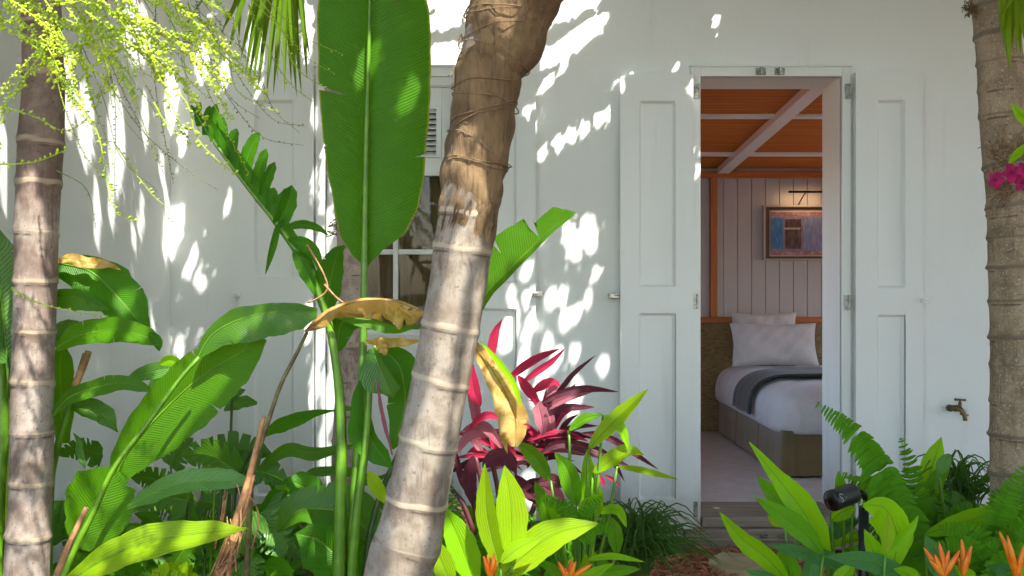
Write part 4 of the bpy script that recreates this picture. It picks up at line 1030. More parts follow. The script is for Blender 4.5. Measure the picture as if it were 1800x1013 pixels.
# tattered leaf, thick rib
A.stem([(338, 190, 2.9), (380, 255, 2.9), (440, 335, 2.9), (500, 410, 2.9), (545, 480, 2.9), (575, 560, 2.9), (592, 650, 2.9), (600, 760, 2.9), (598, 900, 2.9), (596, 1100, 2.9)], (2.2, 13), ns=50)
mb = MB()
leaf(mb, [(572, 545), (530, 458), (440, 333), (335, 186)], [(0, 4, 8), (.25, 5, 18), (.5, 3, 24), (.8, 4, 22), (1, 1, 3)], d=2.9, fold=.35, n=40, ripple=.2)
for bx_, by_, mx_, my_, tx, ty, w_ in ((350, 222, 347, 200, 352, 180, 6), (362, 238, 362, 215, 369, 186, 7), (378, 250, 374, 215, 380, 183, 10), (391, 258, 392, 225, 386, 200, 8), (410, 285, 408, 255, 416, 226, 10), (430, 305, 438, 268, 455, 233, 12), (448, 325, 455, 300, 468, 262, 10), (462, 345, 468, 318, 483, 285, 10), (478, 372, 478, 345, 482, 330, 11), (490, 395, 505, 360, 513, 326, 15), (480, 360, 500, 345, 508, 330, 9)):
    leaf(mb, [(bx_, by_), (mx_, my_), (tx, ty)], [(0, w_ * .9, w_ * .9), (.5, w_, w_), (.85, w_ * .8, w_ * .7), (1, 1, 1)], d=2.9, fold=random.uniform(.1, .4), n=14, cm=3, roll=random.uniform(-.4, .4), ripple=.15)
mb.build('leaf', M['banana'], A.root)['label'] = 'tattered leaf torn into brown tipped lobes'
A.leaf([(500, 385), (488, 400), (480, 430), (466, 484)], 7, 'banana', d=2.88, fold=.5)
A.leaf([(497, 402), (530, 395), (560, 402), (579, 416)], 8, 'banana', d=2.86, fold=.3)
A.leaf([(505, 420), (535, 430), (555, 450), (560, 476)], 13, 'banana', d=2.88, ripple=.5)
A.leaf([(515, 440), (535, 470), (548, 500), (552, 520)], 14, 'banana', d=2.88, ripple=.5)
A.leaf([(572, 560), (580, 500), (592, 450), (606, 432)], [(0, 5, 5), (.3, 24, 22), (.6, 26, 20), (.85, 14, 12), (1, 2, 2)], 'banana', d=3.02, fold=.2)
A.leaf([(592, 620), (600, 570), (625, 560), (650, 545)], 24, 'banana', d=2.97)
A.stem([(540, 430), (568, 480), (575, 510), (552, 528), (540, 532)], 1.6, m='drystem', d=2.85)
A.stem([(570, 500), (590, 522), (606, 534)], 1.8, m='drystem', d=2.85)
# folded brown leaf
A.leaf([(536, 583), (556, 566), (585, 545), (640, 528), (700, 532), (748, 551)], [(0, 2, 3), (.12, 6, 20), (.22, 6, 16), (.34, 5, 30), (.45, 5, 34), (.56, 4, 46), (.66, 4, 36), (.78, 5, 54), (.86, 4, 40), (.93, 4, 30), (1, 1, 2)], 'dead', rib=1.6, d=2.84, roll=.0, fold=-.45, curl=-.3, label='folded brown and yellow dying leaf', ripple=.6, n=60, cm=7, tears=[(1, .62, .35, .1), (1, .85, .4, .12)])
A.leaf([(585, 556), (640, 560), (695, 574), (742, 572)], [(0, 2, 3), (.3, 4, 16), (.6, 3, 16), (1, 1, 2)], 'bananalit', d=2.88, roll=.0)
A.leaf([(640, 600), (680, 602), (720, 601), (745, 598)], 9, 'dead', d=2.86, ripple=.9)
A.leaf([(662, 598), (672, 612), (678, 625)], 10, 'dead', d=2.83, ripple=.9)
A.stem([(540, 584), (520, 625), (497, 668), (478, 720), (465, 762), (448, 812), (440, 880), (430, 1100)], (3, 6), m='stembrown', d=2.84)
# hanging broken leaves right of the stalks
A.leaf([(660, 606), (700, 640), (712, 690), (708, 730), (690, 790)], [(0, 4, 8), (.25, 30, 36), (.6, 34, 30), (.9, 16, 12), (1, 2, 2)], 'banana', d=2.97, fold=.1)
A.leaf([(655, 612), (668, 650), (690, 700)], [(0, 5, 8), (.3, 10, 40), (.6, 16, 36), (.85, 20, 12), (1, 2, 2)], 'deep', d=2.88, fold=.15, label='folded broken leaf hanging from the stalk')
A.leaf([(652, 640), (640, 700), (652, 770), (688, 822)], [(0, 4, 4), (.3, 8, 22), (.6, 10, 38), (.85, 14, 22), (1, 2, 3)], 'banana', d=2.92, fold=.2)
A.leaf([(664, 670), (672, 720), (690, 800)], [(0, 1, 3), (.5, 2, 6), (1, 1, 2)], 'mauve', d=2.87, ripple=.7)
A.stem([(662, 600), (650, 680), (643, 780), (628, 900), (618, 1020), (612, 1180)], (5, 11), d=2.90)
A.stem([(700, 800), (672, 860), (652, 930), (640, 1020), (630, 1180)], (5, 6), d=2.96, m='stemdark')
A.leaf([(488, 785 + 150), (520, 900), (560, 895), (615, 905), (660, 950)], [(0, 3, 3), (.2, 28, 20), (.5, 45, 40), (.8, 40, 36), (1, 2, 2)], 'deep', d=3.1, roll=.3)
A.leaf([(640, 1020), (600, 985), (560, 950), (520, 938)], [(0, 20, 20), (.3, 45, 45), (.6, 48, 40), (.85, 30, 20), (1, 2, 2)], 'banana', d=3.05)
A.leaf([(655, 1010), (640, 960), (600, 930), (585, 870)], [(0, 10, 20), (.4, 24, 44), (.75, 30, 24), (1, 2, 2)], 'deep', d=3.15)
A.leaf([(568, 900), (550, 870), (520, 850), (498, 846)], [(0, 10, 10), (.4, 30, 26), (.7, 26, 22), (1, 2, 2)], 'banana', d=3.2)
A.leaf([(648, 828), (660, 850), (676, 885)], 13, 'gingerlit', d=2.9)

B = Plant('heliconia', 'broad leaved clump with a large glowing backlit leaf beside the left palm', 'plant', P(130, 1180, 2.85), 2.85)
B.leaf([(203, 838), (225, 795), (275, 735), (350, 665), (420, 622), (468, 598)], [(0, 10, 18), (.1, 22, 40), (.3, 36, 62), (.55, 44, 68), (.8, 40, 52), (.93, 22, 26), (1, 2, 2)], 'bananalit', rib=2.6, d=2.85, roll=.1, fold=.2, n=44, cm=7, label='large sunlit upright leaf', ripple=.05)
B.stem([(350, 628, 2.75), (312, 672, 2.74), (262, 742, 2.73), (201, 822, 2.72), (165, 900, 2.72), (130, 970, 2.72), (100, 1060, 2.72), (92, 1200, 2.72)], (3.4, 7), ns=30)
B.leaf([(346, 632), (372, 590), (420, 562), (490, 547), (558, 548)], [(0, 2, 2), (.15, 10, 26), (.4, 20, 44), (.65, 15, 44), (.88, 12, 34), (1, 6, 12)], 'deep', rib=1.4, d=2.8, roll=.1, fold=.2, n=34, cm=6, ripple=.2, label='dark arching leaf with a rolled edge')
B.leaf([(140, 965), (162, 905), (180, 860), (198, 820)], [(0, 10, 16), (.2, 34, 52), (.5, 50, 60), (.75, 46, 48), (.93, 22, 24), (1, 2, 2)], 'bananalit', rib=2, d=2.82, roll=.0, fold=.12, label='round bright leaf')
B.leaf([(118, 1024), (180, 985), (260, 952), (350, 938), (436, 929)], [(0, 8, 14), (.25, 22, 26), (.5, 26, 30), (.8, 18, 18), (1, 1, 1)], 'gingerlit', rib=1.2, d=2.65, roll=.3, fold=.2, n=34, label='long pale sunlit leaf in front')
B.leaf([(224, 892), (260, 872), (310, 852), (370, 847), (444, 847)], [(0, 3, 4), (.2, 14, 16), (.5, 22, 18), (.8, 20, 14), (1, 4, 4)], 'deepwax', rib=1.5, d=2.8, roll=.3, n=34)
B.leaf([(100, 462), (160, 478), (205, 520), (240, 560), (264, 584)], [(0, 6, 22), (.2, 22, 38), (.45, 40, 42), (.7, 36, 34), (.9, 16, 16), (1, 2, 2)], 'banana', rib=1.6, d=3.0, n=34, cm=6, roll=.1, ripple=.12)
B.leaf([(96, 462), (120, 455), (150, 462), (190, 466), (213, 475)], 10, 'dead', d=2.96, ripple=.9)
B.leaf([(99, 612), (140, 590), (200, 580), (250, 590), (283, 608)], [(0, 4, 8), (.2, 20, 16), (.5, 20, 24), (.85, 16, 16), (1, 2, 2)], 'bananalit', d=2.9, rib=1.2, roll=.3, ripple=.1)
B.leaf([(262, 584), (276, 600), (280, 618)], 9, 'banana', d=2.9)
B.leaf([(88, 520), (130, 522), (165, 535), (192, 545)], [(0, 10, 18), (.4, 14, 22), (.8, 8, 10), (1, 1, 1)], 'deep', d=2.96, rib=1)
B.leaf([(90, 605), (115, 580), (140, 565)], 15, 'deepwax', d=3.05)
B.leaf([(20, 700), (10, 600), (0, 500), (-6, 400)], [(0, 10, 12), (.3, 40, 32), (.6, 50, 40), (.85, 36, 28), (1, 3, 3)], 'deepwax', d=3.0, rib=2, n=34, cm=6)
B.leaf([(-20, 720), (5, 660), (10, 590), (6, 540)], 34, 'deepwax', d=3.04)
B.leaf([(110, 780), (108, 700), (106, 640), (110, 600)], [(0, 10, 10), (.4, 20, 20), (.8, 18, 18), (1, 2, 2)], 'bananalit', d=3.08)
B.stem([(150, 622), (132, 680), (118, 730), (100, 790), (88, 870), (80, 1180)], (5, 10), d=3.0)
B.stem([(156, 618), (146, 645), (132, 678)], (6, 7), m='drystem', d=2.99)
B.stem([(0, 640), (4, 760), (-4, 900), (-10, 1180)], (10, 15), d=2.9)
B.stem([(14, 500), (10, 700), (6, 1000), (0, 1180)], (5, 9), d=3.1, m='bud')
B.leaf([(92, 733), (120, 700), (160, 684), (215, 673), (273, 689)], [(0, 3, 3), (.25, 12, 14), (.55, 14, 16), (.85, 10, 10), (1, 1, 1)], 'deep', d=2.9, rib=1.2)
B.leaf([(222, 668), (260, 655), (300, 648), (342, 652)], 14, 'deepwax', d=3.1)
B.leaf([(260, 690), (300, 660), (340, 652), (370, 640)], 20, 'deepwax', d=3.15)
B.leaf([(280, 640), (300, 634), (325, 644)], 10, 'ginger', d=3.05)
B.leaf([(118, 712), (150, 716), (180, 730), (207, 760)], [(0, 3, 6), (.3, 18, 16), (.65, 18, 14), (1, 1, 1)], 'deep', d=3.0, rib=1)
B.leaf([(150, 824), (140, 795), (138, 775), (128, 760)], 6, 'deepwax', d=3.0)
B.stem([(120, 1030), (125, 1090), (128, 1190)], 6, d=2.7)
# dry broken stalks
B.stem([(152, 893), (132, 935), (112, 980), (85, 1060), (70, 1180)], (4.5, 9), m='drystem', d=2.62, name='dry_stalk')
for lx, ly, dd, r in ((300, 720, 2.85, 50), (370, 650, 2.85, 40), (240, 790, 2.85, 30), (180, 880, 2.82, 36), (250, 960, 2.65, 26), (340, 940, 2.65, 24), (170, 985, 2.65, 20), (180, 580, 2.9, 22), (240, 590, 2.9, 16), (150, 500, 3.0, 16), (725, 545, 2.84, 20), (690, 545, 2.84, 22), (650, 545, 2.84, 12), (560, 580, 2.84, 8), (420, 590, 2.8, 10), (700, 690, 2.95, 12), (640, 950, 3.0, 12), (420, 900, 3.3, 12), (300, 800, 3.5, 22), (350, 830, 3.5, 20), (450, 930, 3.3, 20), (290, 665, 3.1, 20), (150, 700, 2.9, 14), (560, 870, 3.2, 16), (520, 955, 3.1, 22), (600, 950, 3.05, 20), (250, 880, 3.4, 16), (330, 960, 3.3, 16), (480, 960, 3.3, 20), (120, 480, 3.0, 14), (220, 530, 3.0, 14), (500, 750, 3.6, 14), (560, 800, 3.6, 12), (20, 650, 3.0, 20), (450, 560, 2.8, 10), (600, 820, 2.9, 8), (662, 852, 2.9, 14)): lit(lx, ly, dd, r)

Dp = Plant('dry_banana_stalk', 'split brown dead stalk standing between the green stems left of centre', 'plant', P(380, 1180, 2.7), 2.7, leafname='dry_strip')
Dp.stem([(464, 732), (448, 800), (430, 870), (408, 940), (388, 1000), (350, 1160)], (4, 13), m='drystem', name='dry_stalk', ns=26)
Dp.stem([(447, 835), (436, 880), (420, 930), (405, 990), (380, 1160)], (2, 9), m='drystem', name='dry_stalk')
for k in range(16):
    x0 = random.uniform(395, 440); y0 = random.uniform(850, 960); x1 = x0 + random.uniform(-34, 34)
    Dp.stem([(x0, y0), ((x0 + x1) / 2 + random.uniform(-8, 8), y0 + 40), (x1 - 20, y0 + random.uniform(60, 130))], (.8, 1.8), m='drystem', d=2.68, name='dry_strip', n=5, ns=8)
lit(400, 960, 2.7, 18); lit(430, 860, 2.7, 10)

# mid-ground strap-and-paddle leaves
C_ = Plant('canna', 'low clump of arching pointed leaves against the wall between the banana stalks', 'plant', P(470, 1000, 3.7), 3.6)
C_.leaf([(455, 772), (480, 752), (510, 738), (550, 727), (592, 721)], [(0, 2, 2), (.3, 10, 16), (.55, 9, 14), (.75, 6, 6), (1, 1, 1)], 'banana', rib=1)
C_.leaf([(590, 722), (610, 718), (628, 724)], 5, 'deepwax')
C_.leaf([(458, 832), (480, 806), (510, 790), (550, 796), (590, 790), (626, 781)], [(0, 2, 2), (.3, 12, 12), (.55, 10, 14), (.8, 7, 8), (1, 1, 1)], 'deep', rib=1)
C_.leaf([(533, 853), (542, 832), (570, 826), (620, 829), (655, 842), (684, 832)], [(0, 2, 2), (.25, 6, 12), (.5, 6, 8), (.75, 6, 14), (1, 1, 1)], 'deep', rib=1)
C_.leaf([(450, 830), (490, 850), (520, 858), (525, 864)], 10, 'stem' if False else 'ginger')
C_.leaf([(470, 1000), (480, 900), (490, 860), (465, 838)], 26, 'banana')
C_.stem([(455, 772), (430, 820), (412, 880), (400, 1040)], (2.4, 4), m='stemdark')
C_.stem([(533, 853), (505, 900), (490, 960), (482, 1040)], (2, 4), m='stemdark')
C_.stem([(458, 832), (440, 870), (425, 940), (415, 1040)], (2, 4))
Ee = Plant('peace_lily', 'thin dark stalk with a single small crumpled leaf near the wall', 'plant', P(405, 1000, 3.9), 3.9)
Ee.stem([(408, 700), (406, 760), (405, 830), (400, 1000)], (2.4, 3), m='stemdark')
Ee.leaf([(394, 722), (412, 712), (432, 706), (452, 708)], [(0, 2, 2), (.3, 14, 10), (.7, 10, 10), (1, 2, 4)], 'deepwax', ripple=.6)
Ee.leaf([(408, 705), (414, 692), (432, 685)], 8, 'deepwax', ripple=.4)

# split-leaf philodendrons
def monstera(pl, cx, cy, tx, ty, w_, m='deepwax', d=None, roll=.3):
    n = 40; tears = []
    for s in (-1, 1):
        for t in (.2, .34, .48, .62, .75): tears.append((s, t + random.uniform(-.02, .02), random.uniform(.45, .7), random.uniform(.10, .17)))
    mx_, my_ = (cx + tx) / 2, (cy + ty) / 2 - abs(tx - cx) * .14
    pl.leaf([(cx, cy), (mx_, my_), (tx, ty)], w_, m, kind='heart', n=n, cm=6, tears=tears, roll=roll, fold=.22, ripple=.16, rib=.9, d=d or pl.d)
Mo = Plant('philodendron', 'lush mass of split leaved philodendron low down between the left palm and dry stalk', 'plant', P(330, 1060, 3.4), 3.45)
for cx, cy, tx, ty, w_, dd, mm, rl in ((420, 830, 318, 800, 40, 3.5, 'deepwax', .7), (360, 815, 480, 800, 34, 3.7, 'deep', .5), (390, 840, 510, 850, 36, 3.6, 'deepwax', .6), (330, 880, 235, 895, 36, 3.4, 'deepwax', .5), (450, 910, 500, 980, 40, 3.3, 'deepwax', .3), (450, 900, 400, 990, 34, 3.25, 'deepwax', .2),
                                      (470, 890, 520, 930, 32, 3.5, 'deepwax', .3), (300, 860, 230, 840, 26, 3.6, 'deep', .5), (110, 880, 95, 960, 34, 3.5, 'deepwax', .2), (180, 800, 100, 800, 22, 3.6, 'deep', .6), (360, 930, 300, 1000, 34, 3.3, 'deep', .3), (255, 930, 210, 1000, 34, 3.4, 'deep', .3), (430, 985, 440, 1040, 30, 3.1, 'deepwax', .4), (500, 960, 545, 1000, 28, 3.5, 'deepwax', .4), (350, 880, 400, 905, 30, 3.5, 'deep', .5), (150, 905, 130, 985, 34, 3.4, 'deep', .3), (300, 820, 340, 770, 24, 3.8, 'deepwax', .4)):
    monstera(Mo, cx, cy, tx, ty, w_, mm, dd, rl)
    Mo.stem([(cx, cy), (cx + random.uniform(-8, 8), cy + 60), (cx + (330 - cx) * .3, 1080)], (1.6, 3), d=dd + .02, m=random.choice(('stem', 'stemdark')))
for x0 in (378, 388, 400, 412, 424): Mo.stem([(x0, 860), (x0 - 4, 930), (x0 - 10, 1030)], 2.6, d=3.35, m=random.choice(('stem', 'stemdark')))
lit(365, 805, 3.5, 22); lit(450, 930, 3.3, 10)
for nm, lab, cx, cy, dd, nn, ln, mm in (('succulent', 'small bright lime rosette at the bottom edge left of the dry stalk', 305, 1015, 2.8, 26, 26, 'gingerlit'),):
    R = Plant(nm, lab, 'plant', P(cx, 1090, dd), dd)
    for k in range(nn):
        a = random.uniform(.1, 3.04); l_ = ln * random.uniform(.6, 1.3); x0, y0 = cx + random.uniform(-24, 24), cy
        R.leaf([(x0, y0), (x0 + math.cos(a) * l_ * .5, y0 - math.sin(a) * l_ * .55), (x0 + math.cos(a) * l_, y0 - math.sin(a) * l_ * .9)], 6.5, mm, kind='round', n=10, cm=3, d=dd + random.uniform(-.05, .05))
    R.stem([(cx, cy), (cx, 1090)], 6)

# ================================================================== CORDYLINE
K = Plant('ti_plant', 'crimson and plum ti plant fanning out before the wall right of the leaning palm', 'plant', P(890, 1100, 3.5), 3.55)
cl = [([(861, 640), (866, 600), (872, 580), (883, 561)], 11, 'red'), ([(890, 670), (920, 646), (950, 628), (985, 613)], 10, 'red'), ([(915, 675), (945, 652), (970, 635), (994, 612)], 8, 'red'),
      ([(962, 715), (985, 685), (1010, 655), (1048, 624)], 6, 'plum'), ([(945, 712), (985, 692), (1030, 683), (1088, 689)], 9, 'plum'), ([(955, 722), (990, 702), (1020, 692), (1050, 686)], 9, 'mauve'),
      ([(955, 732), (990, 718), (1020, 716), (1046, 716)], 9, 'plum'), ([(925, 775), (965, 764), (1000, 765), (1035, 776)], 10, 'red'), ([(945, 800), (985, 780), (1050, 792), (1080, 815), (1098, 847)], 11, 'plum'),
      ([(950, 795), (990, 780), (1030, 786), (1060, 797)], 7, 'red'), ([(1020, 762), (1070, 770), (1119, 800), (1158, 826)], 8, 'plum'), ([(1010, 790), (1060, 800), (1095, 815), (1115, 826)], 7, 'plum'),
      ([(845, 715), (834, 690), (830, 665), (832, 640)], 15, 'red'), ([(840, 760), (836, 720), (828, 690), (822, 668)], 12, 'mauve'), ([(812, 757), (845, 747), (868, 765), (886, 796)], 12, 'mauve'),
      ([(800, 800), (820, 770), (850, 762), (880, 776)], 11, 'mauve'), ([(832, 800), (824, 840), (828, 870), (832, 892)], 17, 'plum'), ([(848, 822), (870, 806), (892, 808), (908, 832)], 20, 'plum'),
      ([(925, 845), (955, 856), (978, 875), (992, 908)], 19, 'plum'), ([(945, 850), (970, 845), (985, 852), (994, 856)], 15, 'plum'), ([(905, 835), (925, 862), (940, 878), (948, 890)], 15, 'plum'),
      ([(800, 790), (810, 840), (830, 875), (845, 890)], 8, 'plum'), ([(910, 660), (925, 680), (940, 700), (945, 720)], 12, 'red'), ([(935, 690), (960, 675), (975, 672), (985, 680)], 11, 'red'), ([(960, 700), (975, 680), (984, 670)], 9, 'mauve'),
      ([(880, 760), (900, 790), (905, 820), (908, 850)], 6, 'red'), ([(885, 740), (862, 730), (840, 738), (822, 760)], 9, 'red'), ([(1050, 835), (1058, 845), (1062, 856)], 5, 'red'), ([(1062, 835), (1075, 842), (1090, 854)], 4, 'red'),
      ([(955, 765), (952, 735), (948, 718), (950, 705)], [(0, 3, 3), (.3, 13, 13), (.7, 14, 14), (1, 2, 2)], 'mauve'), ([(830, 870), (850, 900), (870, 915)], 12, 'plum')]
for pts, w_, mm in cl: K.leaf(pts, w_ * .82 if not isinstance(w_, list) else w_, mm, d=3.45 + random.uniform(-.1, .1), fold=.35, n=20)
for k in range(64):
    c = random.choice(((865, 790), (965, 780), (930, 800), (960, 770))); a = random.uniform(-.35, math.pi + .3); l_ = random.uniform(55, 125)
    x0, y0 = c[0] + random.uniform(-12, 12), c[1] + random.uniform(-12, 26)
    if c[0] < 900: l_ *= .72
    dr = random.uniform(0, 34)
    K.leaf([(x0, y0), (x0 + math.cos(a) * l_ * .5, y0 - math.sin(a) * l_ * .55), (x0 + math.cos(a) * l_, y0 - math.sin(a) * l_ * .9 + dr)], random.uniform(4, 7.5), random.choice(('plum', 'plum', 'plum', 'red', 'mauve', 'red')), d=3.6 + random.uniform(-.1, .15), fold=.4, n=14, cm=3)
for a, b_ in (((800, 815), (835, 895)), ((835, 800), (850, 900)), ((785, 850), (820, 900)), ((862, 800), (880, 920)), ((960, 800), (930, 920)), ((776, 870), (815, 910))):
    K.stem([a, ((a[0] + b_[0]) / 2 + 4, (a[1] + b_[1]) / 2), b_, (888, 1100)], (4, 6), m='redstem', d=3.6)
for x, y in ((880, 700), (960, 630), (1000, 790), (1060, 800), (840, 670), (850, 810), (1030, 770), (940, 870), (1100, 810), (900, 650), (930, 770), (985, 700), (870, 770)): lit(x, y, 3.45, 24)

# yellowing leaf hanging off the leaning palm's far side
Y = Plant('dying_leaf_plant', 'golden withered leaf drooping in front of the crimson ti plant', 'plant', P(800, 1150, 2.9), 2.85)
Y.leaf([(836, 600), (862, 645), (888, 690), (905, 735), (906, 785)], [(0, 2, 4), (.15, 12, 18), (.3, 18, 22), (.45, 28, 26), (.6, 22, 34), (.75, 26, 30), (.88, 20, 30), (1, 6, 10)], 'dead', rib=1, roll=.1, fold=.45, curl=-.35, n=60, cm=7, ripple=.5, tears=[(-1, .8, .5, .12), (1, .9, .4, .1)], d=2.78, label='golden withered leaf with a green edge')
Y.leaf([(845, 600), (880, 640), (906, 680), (915, 715)], [(0, 1, 2), (.4, 5, 8), (.8, 4, 6), (1, 1, 1)], 'ginger', d=2.76)
Y.leaf([(880, 715), (884, 760), (892, 798)], 7, 'dead', d=2.8, ripple=.8)
Y.stem([(836, 600), (815, 640, 2.8), (790, 760, 2.8), (770, 900, 2.8), (760, 1180, 2.8)], (2.5, 6), d=2.8)
for x, y in ((860, 640), (885, 690), (905, 750)): lit(x, y, 2.78, 22)
# leaf reaching right out from behind the leaning palm
Z = Plant('banana_plant', 'torn light green leaf reaching right from behind the leaning palm at mid height', 'plant', P(800, 1150, 3.05), 3.0)
Z.leaf([(800, 600), (852, 520), (885, 485), (925, 445), (970, 402), (1012, 374)], [(0, 3, 3), (.22, 12, 12), (.4, 56, 10), (.58, 58, 9), (.74, 44, 8), (.76, 28, 8), (.9, 28, 6), (.97, 12, 3), (1, 1, 1)], 'bananalit', rib=1.6, d=3.0, roll=.15, fold=.12, n=60, cm=6, tears=[(-1, .52, .5, .08), (-1, .75, .85, .25)], ripple=.1, label='torn curling leaf')
Z.stem([(800, 600), (785, 700), (770, 900), (765, 1180)], (6, 10))
for x, y in ((880, 440), (930, 410), (980, 390)): lit(x, y, 3.0, 24)

# ================================================================== GINGERS
def gplant(lab, base, d, specs, flowers=(), cat='plant', name='ginger_plant', group='ginger plants'):
    G = Plant(name, lab, cat, P(base[0], base[1], d), d, group)
    for s in specs:
        pts, w_, mm = s[:3]; k = s[3] if len(s) > 3 else {}
        k = dict(k); k.setdefault('d', d + random.uniform(-.06, .06)); k.setdefault('fold', .28); k.setdefault('roll', random.uniform(-.4, .4))
        G.leaf(pts, w_, mm, rib=.7 if (w_ if isinstance(w_, (int, float)) else 20) > 12 else 0, n=26, **k)
        p0 = pts[0]
        G.stem([p0, ((p0[0] * 2 + base[0]) / 3, (p0[1] + base[1]) / 2 if p0[1] < base[1] - 60 else p0[1] + 30), (base[0], base[1] + 30)], (2.2, 4.5), d=k['d'] + .01, ns=8)
    for f in flowers: bract(G.root, *f)
    return G
def bract(parent, bx_, by_, d, tips):
    mb = MB(); mb.tube(spline([P(bx_, by_ + 130, d), P(bx_ + 2, by_ + 50, d), P(bx_, by_, d)], 8), 2.2 * d / F, 8); st_ = mb.build('flower_stem', M['stem'], parent)
    for k, (x, y) in enumerate(tips):
        mb = MB(); dd = d + random.uniform(-.02, .02); mx_, my_ = (bx_ + x) / 2 + random.uniform(-2, 2), (by_ + y) / 2
        C = spline([P(bx_, by_ + 4, d), P(mx_, my_, dd), P(x, y, dd)], 12); mb.tube(C, [(1.2 + 4.0 * math.sin(math.pi * min(1, .12 + i / 12 * .86)) ** 1.0) * d / F for i in range(13)], 9)
        mb.build('orange_bract', M['orange'], parent)
gplant('ginger clump of wide lime leaves in the very front, just right of the leaning palm', (880, 1120), 2.65, [
    ([(880, 1000), (857, 910), (852, 815)], 19, 'gingerlit', dict(roll=.3)), ([(900, 985), (898, 890), (887, 818)], 28, 'gingerlit', dict(roll=-.2, fold=.15)),
    ([(868, 1030), (912, 985), (975, 940), (1053, 920)], 29, 'gingerlit', dict(roll=.3, fold=.2)), ([(836, 1030), (807, 950), (780, 890)], 27, 'ginger'),
    ([(795, 1030), (775, 985), (762, 946)], 20, 'gingerlit'), ([(880, 990), (910, 965), (952, 945)], 14, 'gingerlit')],
    [(862, 1013, 2.55, [(850, 978), (868, 972), (875, 985), (858, 975)])])
gplant('ginger clump with tall narrow leaves poking out through the ti plant', (1020, 1060), 3.3, [
    ([(1034, 790), (1075, 745), (1139, 684)], 15, 'gingerlit', dict(roll=.2)), ([(1000, 757), (1028, 736), (1060, 729)], 9, 'gingerdark'), ([(1060, 730), (1088, 748), (1106, 790)], 9, 'ginger'),
    ([(1042, 832), (1075, 808), (1105, 792), (1132, 800)], 14, 'gingerlit'), ([(1085, 820), (1132, 828), (1192, 843)], 6, 'gingerlit'), ([(968, 845), (938, 800), (905, 775)], 15, 'gingerdark'),
    ([(1015, 890), (998, 828), (975, 795)], 18, 'gingerdark'), ([(1028, 890), (1036, 845), (1032, 790)], 14, 'ginger'), ([(1042, 920), (1042, 870), (1030, 825)], 20, 'ginger'), ([(1005, 860), (990, 835), (982, 820)], 7, 'gingerlit'),
    ([(965, 930), (955, 880), (940, 845)], 14, 'gingerdark'), ([(985, 930), (970, 890), (958, 868)], 9, 'ginger'), ([(1050, 900), (1085, 897), (1102, 928)], 9, 'ginger'), ([(1085, 975), (1078, 930), (1056, 902)], 14, 'gingerdark'), ([(1020, 930), (1030, 890), (1060, 868)], 12, 'ginger')])
for x, y in ((1080, 742), (1110, 712), (1090, 800), (1140, 832), (1040, 860), (985, 835)): lit(x, y, 3.3, 14)
gplant('ginger clump with orange flower tips at the bottom edge left of the doorstep', (1030, 1130), 3.0, [
    ([(1028, 985), (1075, 978), (1134, 988)], 6, 'ginger'), ([(1030, 1012), (1080, 1003), (1127, 1000)], 11, 'gingerdark'), ([(1025, 1040), (1030, 1000), (1030, 970)], 10, 'gingerlit'), ([(1000, 1040), (1040, 1010), (1080, 990)], 10, 'ginger'),
    ([(990, 1030), (970, 1000), (940, 985)], 9, 'gingerdark')], [(1000, 1018, 2.9, [(981, 988), (1005, 983), (1012, 987), (1041, 992), (993, 998)])])
for x, y in ((856, 900), (895, 880), (960, 950), (1010, 935), (920, 975), (810, 940), (780, 980), (880, 930), (900, 1000), (850, 860), (830, 990), (940, 930), (990, 960)): lit(x, y, 2.65, 38)
gplant('ginger clump with large fresh leaves standing right in front of the bedroom door', (1420, 1140), 3.15, [
    ([(1450, 975), (1413, 901), (1366, 840), (1317, 777)], [(0, 10, 12), (.2, 20, 24), (.45, 22, 24), (.7, 12, 12), (.88, 6, 6), (1, 1, 1)], 'ginger', dict(fold=.3, roll=-.2)), ([(1395, 915), (1360, 873), (1329, 836)], 14, 'gingerdark'),
    ([(1447, 975), (1412, 935), (1366, 901), (1326, 873)], 18, 'gingerdark'), ([(1390, 1030), (1351, 984), (1304, 947), (1264, 899)], 17, 'ginger', dict(roll=.2)),
    ([(1500, 1012), (1459, 984), (1397, 969), (1348, 958)], 14, 'blue'), ([(1390, 1060), (1385, 1000), (1375, 955)], 24, 'gingerdark'), ([(1366, 1015), (1330, 1008), (1308, 1002)], 7, 'blue'), ([(1380, 925), (1360, 912), (1348, 905)], 10, 'gingerlit'),
    ([(1420, 1050), (1425, 1000), (1440, 960)], 14, 'blue')])
gplant('ginger clump with one broad folded leaf in front of the black spotlight', (1545, 1150), 2.95, [
    ([(1572, 990), (1577, 940), (1555, 893), (1517, 888)], [(0, 14, 10), (.3, 30, 24), (.6, 34, 22), (.85, 22, 12), (1, 3, 3)], 'ginger', dict(fold=.1, roll=.1)), ([(1556, 975), (1562, 930), (1561, 900)], 10, 'gingerlit'),
    ([(1555, 980), (1582, 950), (1600, 930), (1615, 906)], 9, 'ginger'), ([(1560, 1020), (1538, 975), (1519, 930)], 15, 'ginger'), ([(1610, 1022), (1560, 1000), (1520, 987), (1450, 978)], 17, 'blue'), ([(1500, 990), (1485, 1010), (1460, 1020)], 12, 'ginger')])
gplant('ginger clump of dark leaves around the base of the black spotlight', (1480, 1100), 3.45, [
    ([(1484, 885), (1478, 855), (1473, 828)], 10, 'gingerdark'), ([(1462, 915), (1480, 900), (1505, 893)], 13, 'ginger'), ([(1452, 950), (1480, 925), (1512, 915)], 14, 'blue'), ([(1450, 970), (1482, 948), (1532, 950)], 8, 'ginger'), ([(1460, 905), (1476, 918), (1484, 930)], 6, 'gingerdark'), ([(1560, 850), (1510, 842), (1478, 838)], 5, 'gingerdark'), ([(1500, 880), (1530, 850), (1560, 838)], 12, 'gingerdark')])
